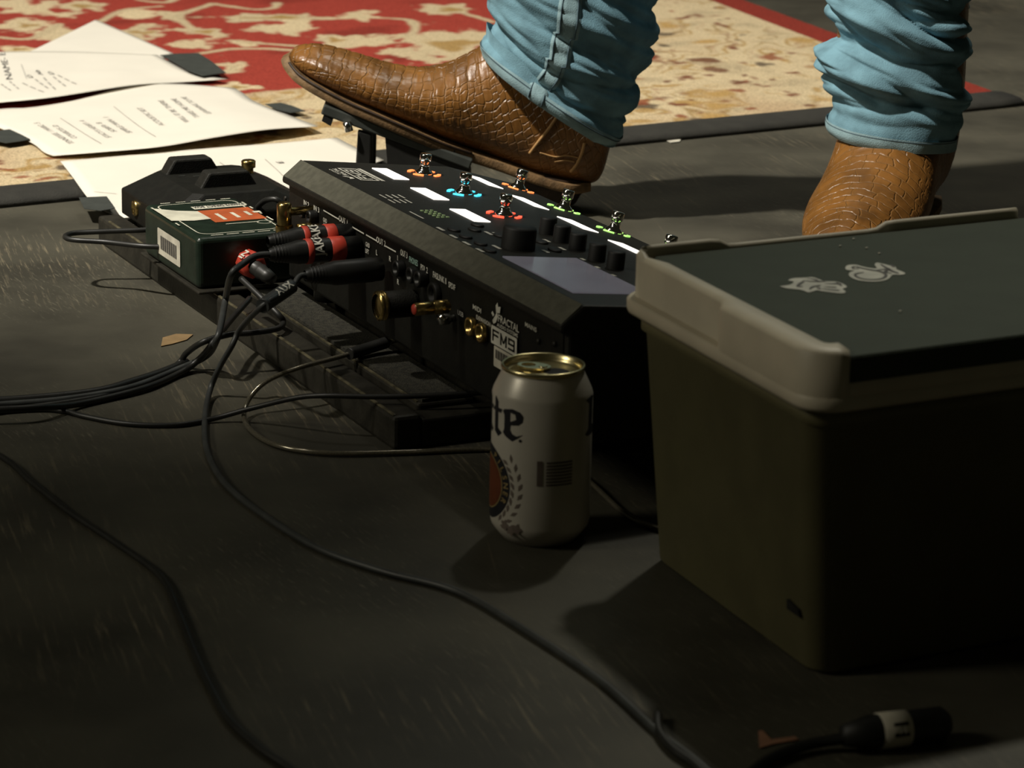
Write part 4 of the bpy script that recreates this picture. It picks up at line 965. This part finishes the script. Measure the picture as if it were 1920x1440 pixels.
# ================================================================== person: jeans and boots
YL, YR = 2.745, 2.66
per_ = thing('person', 'standing person in bunched blue jeans and brown reptile boots, one boot tipped on the pedal', 'person', (.24, 2.72, 0))
def interp(rows, k):
    # rows: lists of equal-length tuples -> Catmull-Rom dense rows
    arr = [list(r) for r in rows]; out = []
    for i in range(len(arr)-1):
        p0, p1_, p2_, p3 = arr[max(i-1, 0)], arr[i], arr[i+1], arr[min(i+2, len(arr)-1)]
        for j in range(k):
            t = j/k; t2 = t*t; t3 = t2*t
            out.append([.5*(2*b+(c-a)*t+(2*a-5*b+4*c-d)*t2+(3*b-a-3*c+d)*t3) for a, b, c, d in zip(p0, p1_, p2_, p3)])
    out.append(arr[-1]); return out
def leg(px, Y, ry, upper, fold, sub=10, n=144):
    rows = []
    for lx, ly, rx_, ry_, f_ in px:
        l = D(lx, ly, Y); r = D(rx_, ry_, Y); c = (l+r)/2; e1 = (r-l)/2
        rows.append((c.x, c.y, c.z, e1.x, e1.z, ry*f_))
    dense = interp(rows, sub)
    last = rows[-1]
    up = interp([last]+upper, 14)
    dense = dense+up[1:]
    rings = []
    for x, y, z, ex, ez, r in dense:
        ring = []
        for i in range(n):
            t = 2*math.pi*i/n; c_, s_ = math.cos(t), math.sin(t)
            q = 1/(abs(c_)**2.3+abs(s_)**2.3)**(1/2.3)
            p = V((x+ex*c_*q, y-r*s_*q, z+ez*c_*q)); nrm = V((ex*c_/ (ex*ex+ez*ez)**.5, -s_, 0)).normalized()
            ring.append(p+nrm*fold(p, t, c_, s_))
        rings.append(ring)
    return rings, len(px)*sub
def ridge(ph, sharp=.75): return abs(math.sin(math.pi*ph))**sharp
lcx = D(1060, 150, YL).x; rcx = D(1670, 150, YR).x
def crease(p, cx, sl, per, seed):
    # irregular creases: elongated along a slanted direction, sharp valleys between soft rolls
    q = p.z+sl*(p.x-cx); r = (p.x-cx)-sl*p.z
    wv_ = noise.noise(V((r*7, q*9, seed)))*.012
    n_ = noise.noise(V((r*5.5+seed, (q+wv_)/per, p.y*6)))
    m_ = noise.noise(V((r*11+seed, (q+wv_)/per*2.1, 4+p.y*8)))
    return min(1, abs(n_)*2.6)**.85-.55+.35*(min(1, abs(m_)*2.4)-.5)
def foldL(p, t, c, s):
    h = p.z; k = max(0, 1-max(0, h-.26)/.12)
    fade = max(0, min(1, (h-(.085-.60*(p.x-lcx)-.004))/.03))
    w = noise.noise(V((p.x*14, h*18, 2+p.y*9)))*.4
    d = crease(p, lcx, .60, .030, 1.3)*.0085 + (ridge((h+.62*(p.x-lcx))/.062+w, .8)-.6)*.005
    return d*k*fade + .0012*noise.noise(V((p.x*40, p.y*40, h*40)))
def foldR(p, t, c, s):
    h = p.z; k = max(0, 1-max(0, h-.30)/.12)
    fade = max(0, min(1, (h-.120)/.02))
    w = noise.noise(V((p.x*11+3, h*14, 5+p.y*9)))*.5
    d = crease(p, rcx, .36, .026, 8.1)*.0110 + (ridge((h+.34*(p.x-rcx))/.046+w, .8)-.6)*.0080
    return d*k*fade + .0012*noise.noise(V((p.x*40, p.y*40, h*40)))
LPX = [(900, 95, 1150, 272, 1.0), (903, 82, 1155, 262, 1.0), (908, 66, 1163, 238, 1.0), (925, 48, 1176, 208, 1.02), (929, 28, 1188, 176, 1.02), (924, 8, 1200, 150, 1.05), (921, -15, 1214, 112, 1.08), (919, -45, 1226, 60, 1.1), (922, -80, 1230, 20, 1.1), (918, -130, 1232, -40, 1.1), (915, -200, 1236, -130, 1.1)]
RPX = [(1558, 247, 1788, 272, 1.0), (1552, 236, 1788, 260, 1.02), (1556, 218, 1792, 246, 1.02), (1566, 202, 1804, 226, 1.0), (1560, 180, 1802, 205, 1.02), (1556, 160, 1806, 184, 1.0), (1540, 132, 1802, 158, 1.05), (1537, 108, 1800, 132, 1.06), (1548, 84, 1812, 110, 1.04), (1570, 70, 1812, 86, 1.0), (1560, 46, 1800, 64, 1.02), (1552, 22, 1815, 44, 1.06), (1556, 0, 1816, 16, 1.04), (1562, -30, 1815, -14, 1.02), (1550, -60, 1815, -45, 1.02), (1550, -120, 1812, -105, 1.02), (1552, -200, 1810, -190, 1.02)]
upL = [(.085, 2.70, .40, .085, .0, .085), (.095, 2.68, .52, .09, 0, .092), (.17, 2.71, .75, .10, 0, .105), (.235, 2.74, .92, .10, 0, .115), (.24, 2.75, 1.0, .10, 0, .11)]
upR = [(.362, 2.64, .42, .080, .0, .080), (.362, 2.62, .54, .088, 0, .09), (.33, 2.66, .76, .10, 0, .105), (.285, 2.71, .92, .10, 0, .115), (.27, 2.73, 1.0, .10, 0, .11)]
rgL, nl = leg(LPX, YL, .068, upL, foldL)
rgR, nr = leg(RPX, YR, .066, upR, foldR)
jm = MB(); jm.loft(rgL, False); jm.loft(rgR, False)
for rg in (rgL, rgR):            # turned-in cuff edge and closed waist
    c0_ = sum(rg[0], V())/len(rg[0]); jm.loft([rg[0], [c0_.lerp(p, .955)+Z*.002 for p in rg[0]], [c0_.lerp(p, .94)+Z*.03 for p in rg[0]]], False)
    jm.add(rg[-1], [tuple(range(len(rg[-1])))])
jeans = obj('jeans', jm, M['denim'], per_, fix=False)
def patch(rg, k0, k1, i0, i1, lift, name, m_, taper=None):
    m2 = MB(); n = len(rg[0]); rows = []
    for k in range(k0, k1+1):
        row = []
        c_ = sum(rg[k], V())/n
        ii = range(i0, i1+1)
        for i in ii:
            j = (i+(taper(k) if taper else 0)) % n
            p = rg[k][j]; p_ = rg[k][(j-1) % n]; pn = rg[k][(j+1) % n]; up_ = rg[min(k+1, len(rg)-1)][j]-rg[max(k-1, 0)][j]
            nn_ = (pn-p_).cross(up_).normalized()
            if nn_.dot(p-c_) < 0: nn_ = -nn_
            edge = 0 if (i == i0 or i == i1) and i1-i0 < n-1 else 1
            row.append(p+nn_*(lift*edge+.0002))
        rows.append(row)
    m2.loft(rows, False, True, i1-i0 >= n-1); return obj(name, m2, M[m_], jeans, fix=False)
n = 144
patch(rgL, 0, 14, 0, n-1, .0014, 'hem', 'denim_hem'); patch(rgR, 0, 17, 0, n-1, .0018, 'hem', 'denim_hem')
for rg, k_, nm in ((rgL, 12, 'hem_stitch'), (rgR, 15, 'hem_stitch')):
    m2 = MB(); c_ = sum(rg[k_], V())/n; m2.tube([p+(p-c_).normalized()*.0016 for p in rg[k_]]+[rg[k_][0]+(rg[k_][0]-c_).normalized()*.0016], .0007, 6, 1, False); obj(nm, m2, M['stitch'], jeans)
patch(rgL, 1, 100, 37, 43, .0022, 'side_seam', 'denim_hem', lambda k: -int(k*.05))
for off in (38, 42):
    m2 = MB(); pts = []
    for k in range(2, 100):
        j = (off-int(k*.05)) % n; p = rgL[k][j]; c_ = sum(rgL[k], V())/n; pts.append(p+(p-c_).normalized()*.0030)
    m2.tube(pts, .0007, 5, 1); obj('seam_stitch', m2, M['stitch'], jeans)

# ---- boots
def boot(st, place, lat, scale_amp=.0009, sub=16, n=120, seed=0):
    # st: (bl, bz, tl, tz, w) bottom/back and top/front contour points in the boot's own plane, half width
    dense = interp(st, sub); rings = []; dist = 0; prev = None; uvs = []
    for bl, bz, tl, tz, w in dense:
        c = V(((bl+tl)/2, (bz+tz)/2)); e = V(((tl-bl)/2, (tz-bz)/2)); h = e.length
        if prev is not None: dist += (c-prev).length
        prev = c; ring = []
        en = e.normalized() if h > 1e-6 else V((0, 1))
        for i in range(n):
            t = 2*math.pi*i/n; ct, st_ = math.cos(t), math.sin(t)     # t=0 at the top line
            ex = 2.0 if ct > 0 else 2.7
            q = 1/(abs(ct)**ex+abs(st_)**ex)**(1/ex)
            x = w*st_*q; yv = ct*q
            # narrower on top
            x *= (1-.22*max(0, yv)**1.5)
            p2 = c+e*yv
            # scale relief
            th = t if t <= math.pi else t-2*math.pi
            arc = th*(w+h)*.5
            side = min(1, max(0, (abs(th)-.75)/.5)); uvs.append((arc, dist))
            wn = noise.noise(V((dist*30+seed, arc*30, seed)))
            def cells(rs, cs, jit):
                r_ = dist/rs+wn*jit+.10*arc/rs*0+.10*math.cos(th*2); fr = r_-math.floor(r_)
                cc = arc/cs+(.5 if int(math.floor(r_)) % 2 else 0)+wn*jit; fcx = cc-math.floor(cc)
                g1 = min(fr, 1-fr); g2 = min(fcx, 1-fcx)
                return min(1, g1/.13)**.8, min(1, g2/.11)**.8
            b1, b2 = cells(.0145, .0150, .25); d1 = b1*(.55+.45*b2)
            s1_, s2_ = cells(.0075, .0075, .35); d2 = s1_*s2_*.55
            d = (d1*(1-side)+d2*side)*scale_amp
            if abs(th) > 2.3: d = 0
            pos = place(p2.x+en.x*d*ct, p2.y+en.y*d*ct, x+d*st_)
            ring.append(pos)
        rings.append(ring)
    return rings, uvs
def set_uv(o, uvs):
    l = o.data.uv_layers.new(name='scales')
    for lp_ in o.data.loops:
        if lp_.vertex_index < len(uvs): l.data[lp_.index].uv = uvs[lp_.vertex_index]
def tilt_place(x0, z0): return None
YB = YL
def pl_left(l, z, y): return V((l, YB-y, z))
def pxs(x, y): p = D(x, y, YB); return p.x, p.z
bst = []
for bx, by, tx_, ty, w in ((541, 110, 546, 97, .006), (547, 122, 556, 89, .020), (566, 142, 585, 84, .031), (600, 164, 625, 90, .040), (650, 190, 680, 106, .046), (705, 214, 735, 122, .050), (765, 240, 785, 128, .050), (830, 268, 835, 120, .047), (885, 288, 872, 104, .043), (945, 310, 905, 86, .042), (1015, 338, 945, 62, .043), (1075, 352, 985, 40, .045), (1120, 335, 1012, 20, .047), (1142, 280, 1025, 0, .050), (1150, 220, 1030, -20, .052), (1158, 120, 1035, -60, .055), (1165, 0, 1040, -120, .057)):
    pb = D(bx, by, YB-w*.85 if bx < 1100 else YB); b0, t0 = (pb.x, pb.z), pxs(tx_, ty); bst.append((b0[0], b0[1], t0[0], t0[1], w))
rg, uvs = boot(bst, pl_left, None, .0013, 16, 120, 1)
mb = MB(); mb.loft(rg, True); bl_ = obj('boot', mb, M['leather'], per_, fix=True); set_uv(bl_, uvs); bl_['label'] = 'brown reptile-skin boot tipped toe-up on the pedal'
def sole_strip(bots, place, thick, grow=.004):
    mb = MB(); dense = interp(bots, 10); rings = []
    for i, (bl, bz, w) in enumerate(dense):
        p0 = dense[max(i-1, 0)]; p1_ = dense[min(i+1, len(dense)-1)]
        d = V((p1_[0]-p0[0], p1_[1]-p0[1])).normalized(); nrm = V((-d.y, d.x))
        if nrm.y < 0: nrm = -nrm
        w_ = w+grow
        rings.append([place(bl+nrm.x*.003, bz+nrm.y*.003, -w_), place(bl+nrm.x*.003, bz+nrm.y*.003, w_), place(bl-nrm.x*thick*.5, bz-nrm.y*thick*.5, w_+.0006), place(bl-nrm.x*thick, bz-nrm.y*thick, w_-.001), place(bl-nrm.x*thick, bz-nrm.y*thick, -w_+.001), place(bl-nrm.x*thick*.5, bz-nrm.y*thick*.5, -w_-.0006)])
    mb.loft(rings, True); return mb
sb = []
for x, y, w in ((537, 106, .010), (543, 122, .022), (562, 144, .034), (598, 167, .043), (650, 194, .049), (705, 218, .053), (765, 244, .053), (830, 272, .047), (885, 291, .038), (940, 309, .034), (1010, 334, .036), (1072, 350, .035), (1108, 346, .018)):
    p = D(x, y, YB-w*.9); sb.append((p.x, p.z, w))
so = obj('sole', sole_strip(sb, pl_left, .006), M['sole'], bl_, bevel=.0012)
welt = MB(); dw = interp(sb[1:9], 8); welt.tube([pl_left(a_, b_+.0035, c_+.0045) for a_, b_, c_ in dw], .0012, 6, 1); obj('welt_stitch', welt, M['heel'], so)
def pxn(x, y): p = D(x, y, YB-.025); return p.x, max(p.z, .0006)
def heelblock(t0, t1, b0, b1, w, place):
    mb = MB(); rings = []
    for k in range(5):
        f_ = k/4; a_ = (t0[0]*(1-f_)+b0[0]*f_, t0[1]*(1-f_)+b0[1]*f_); c_ = (t1[0]*(1-f_)+b1[0]*f_, t1[1]*(1-f_)+b1[1]*f_); ww = w*(1-.14*f_)
        ring = [place(a_[0], a_[1], -ww), place(a_[0], a_[1], ww)]
        for i in range(9):
            t = math.pi/2-math.pi*i/8; l = a_[0]+(c_[0]-a_[0])*(.45+.55*math.cos(t)); z_ = a_[1]+(c_[1]-a_[1])*(.45+.55*math.cos(t)); ring.append(place(l, z_, ww*math.sin(t)))
        rings.append(ring)
    mb.loft(rings, True, False); return mb
obj('heel', heelblock(pxn(985, 322), pxn(1108, 345), pxn(968, 372), pxn(1080, 391), .036, pl_left), M['heel'], bl_, bevel=.001)
from mathutils.bvhtree import BVHTree
bvb = BVHTree.FromPolygons(mb.v, mb.f)
for pts in ([(1046, 216), (1030, 240), (1008, 268), (993, 288)], [(1096, 268), (1090, 290), (1080, 310), (1070, 322)], [(1012, 286), (1040, 294), (1062, 292), (1085, 296)], [(1040, 303), (1060, 301), (1078, 304)]):
    q = []
    for x, y in pts:
        h = bvb.ray_cast(CAM, ray(x, y))
        if h[0]: q.append(h[0]-ray(x, y).normalized()*.0012)
    if len(q) > 2:
        m2 = MB(); m2.tube(q, .0016 if pts[0][0] in (1046, 1096) else .0008, 7, 6); obj('piping', m2, M['thread'], bl_)
# flat boot of the other leg, toe toward the camera's left
ax = D(1672, 262, YR); bdir = V((-.34, -.94, 0)).normalized(); blat = V((-bdir.y, bdir.x, 0))
org = V((ax.x+.002, YR, 0))
def pl_right(l, z, y): return org+bdir*l+blat*y*1.16+Z*z
rs = [(.222, .020, .221, .030, .006), (.214, .012, .208, .044, .020), (.190, .010, .182, .056, .032), (.150, .010, .145, .066, .043), (.110, .011, .105, .080, .048), (.065, .018, .070, .098, .047), (.025, .026, .052, .122, .045), (-.020, .030, .047, .150, .045), (-.052, .036, .046, .175, .048), (-.066, .062, .048, .198, .051), (-.064, .110, .050, .225, .053), (-.060, .170, .052, .250, .053), (-.058, .210, .053, .280, .053)]
rg, uvs = boot(rs, pl_right, None, .0010, 14, 120, 5)
mb = MB(); mb.loft(rg, True); br_ = obj('boot', mb, M['leather'], per_); set_uv(br_, uvs); br_['label'] = 'brown reptile-skin boot standing flat behind the cooler'
so = obj('sole', sole_strip([(.226, .017, .010), (.216, .009, .024), (.190, .007, .036), (.150, .0065, .047), (.110, .0075, .051), (.065, .015, .044), (.025, .023, .036), (-.020, .028, .036), (-.055, .030, .030)], pl_right, .006), M['sole'], br_, bevel=.0012)
obj('heel', heelblock((.005, .026), (-.066, .028), (.000, .0005), (-.058, .0005), .037, pl_right), M['heel'], br_, bevel=.001)

# ================================================================== taped plug lying in the dark at the cooler foot
pc = P(1672, 1368, .010)
tk = thing('taped_plug', 'black plug with a white wrapped label lying at the cooler foot', 'plug', (pc.x, pc.y, 0))
ax_ = (P(1745, 1372, .010)-P(1600, 1390, .010)).normalized()
cyl_axis('shell', 'rubber', tk, pc-ax_*.030, ax_, [(.0001, 0), (.006, .001), (.0085, .012), (.0095, .016), (.0095, .060), (.006, .064), (.0001, .064)], 20)
cyl_axis('label_wrap', 'label', tk, pc-ax_*.0085, ax_, [(.0096, 0), (.0101, .0003), (.0101, .017), (.0096, .0173)], 24)
sdv = ax_.cross(Z).normalized()
if sdv.y > 0: sdv = -sdv
m2 = MB(); m2.quad(*[pc+ax_*x+(sdv*math.cos(t)+Z*math.sin(t))*.0106 for x, t in ((-.003, .0), (.006, .0), (.006, .75), (-.003, .75))]); wn_ = obj('label_window', m2, M['panel'], tk)
m2 = MB(); text(m2, 'H', pc+ax_*.0015+(sdv*math.cos(.2)+Z*math.sin(.2))*.0112, ax_, (Z*.85-sdv*.4), .004, .004, 'C', .03); obj('label_lettering', m2, M['white_print'], tk)
cable('floor_cable', 'black cable running into the taped plug at the cooler foot', ((1605, 1382, .009), (1520, 1395, .005), (1440, 1425, .0034), (1380, 1475, .0034)), .0032, 'cable')
tape('tape_or_chip', 'small pinkish tan tape tab on the dark floor beside the cooler foot', [(1422, 1372), (1430, 1371), (1446, 1388), (1490, 1382), (1497, 1388), (1450, 1396), (1424, 1404)], .0004, mat('pinkish_tan_tape', (.34, .17, .10), .7))
tape('tape_or_chip', 'small red tape strip on the floor under the taped plug cable', [(1412, 1440), (1440, 1428), (1462, 1424), (1464, 1428), (1445, 1436), (1425, 1446)], .0006, M['red_tape'])
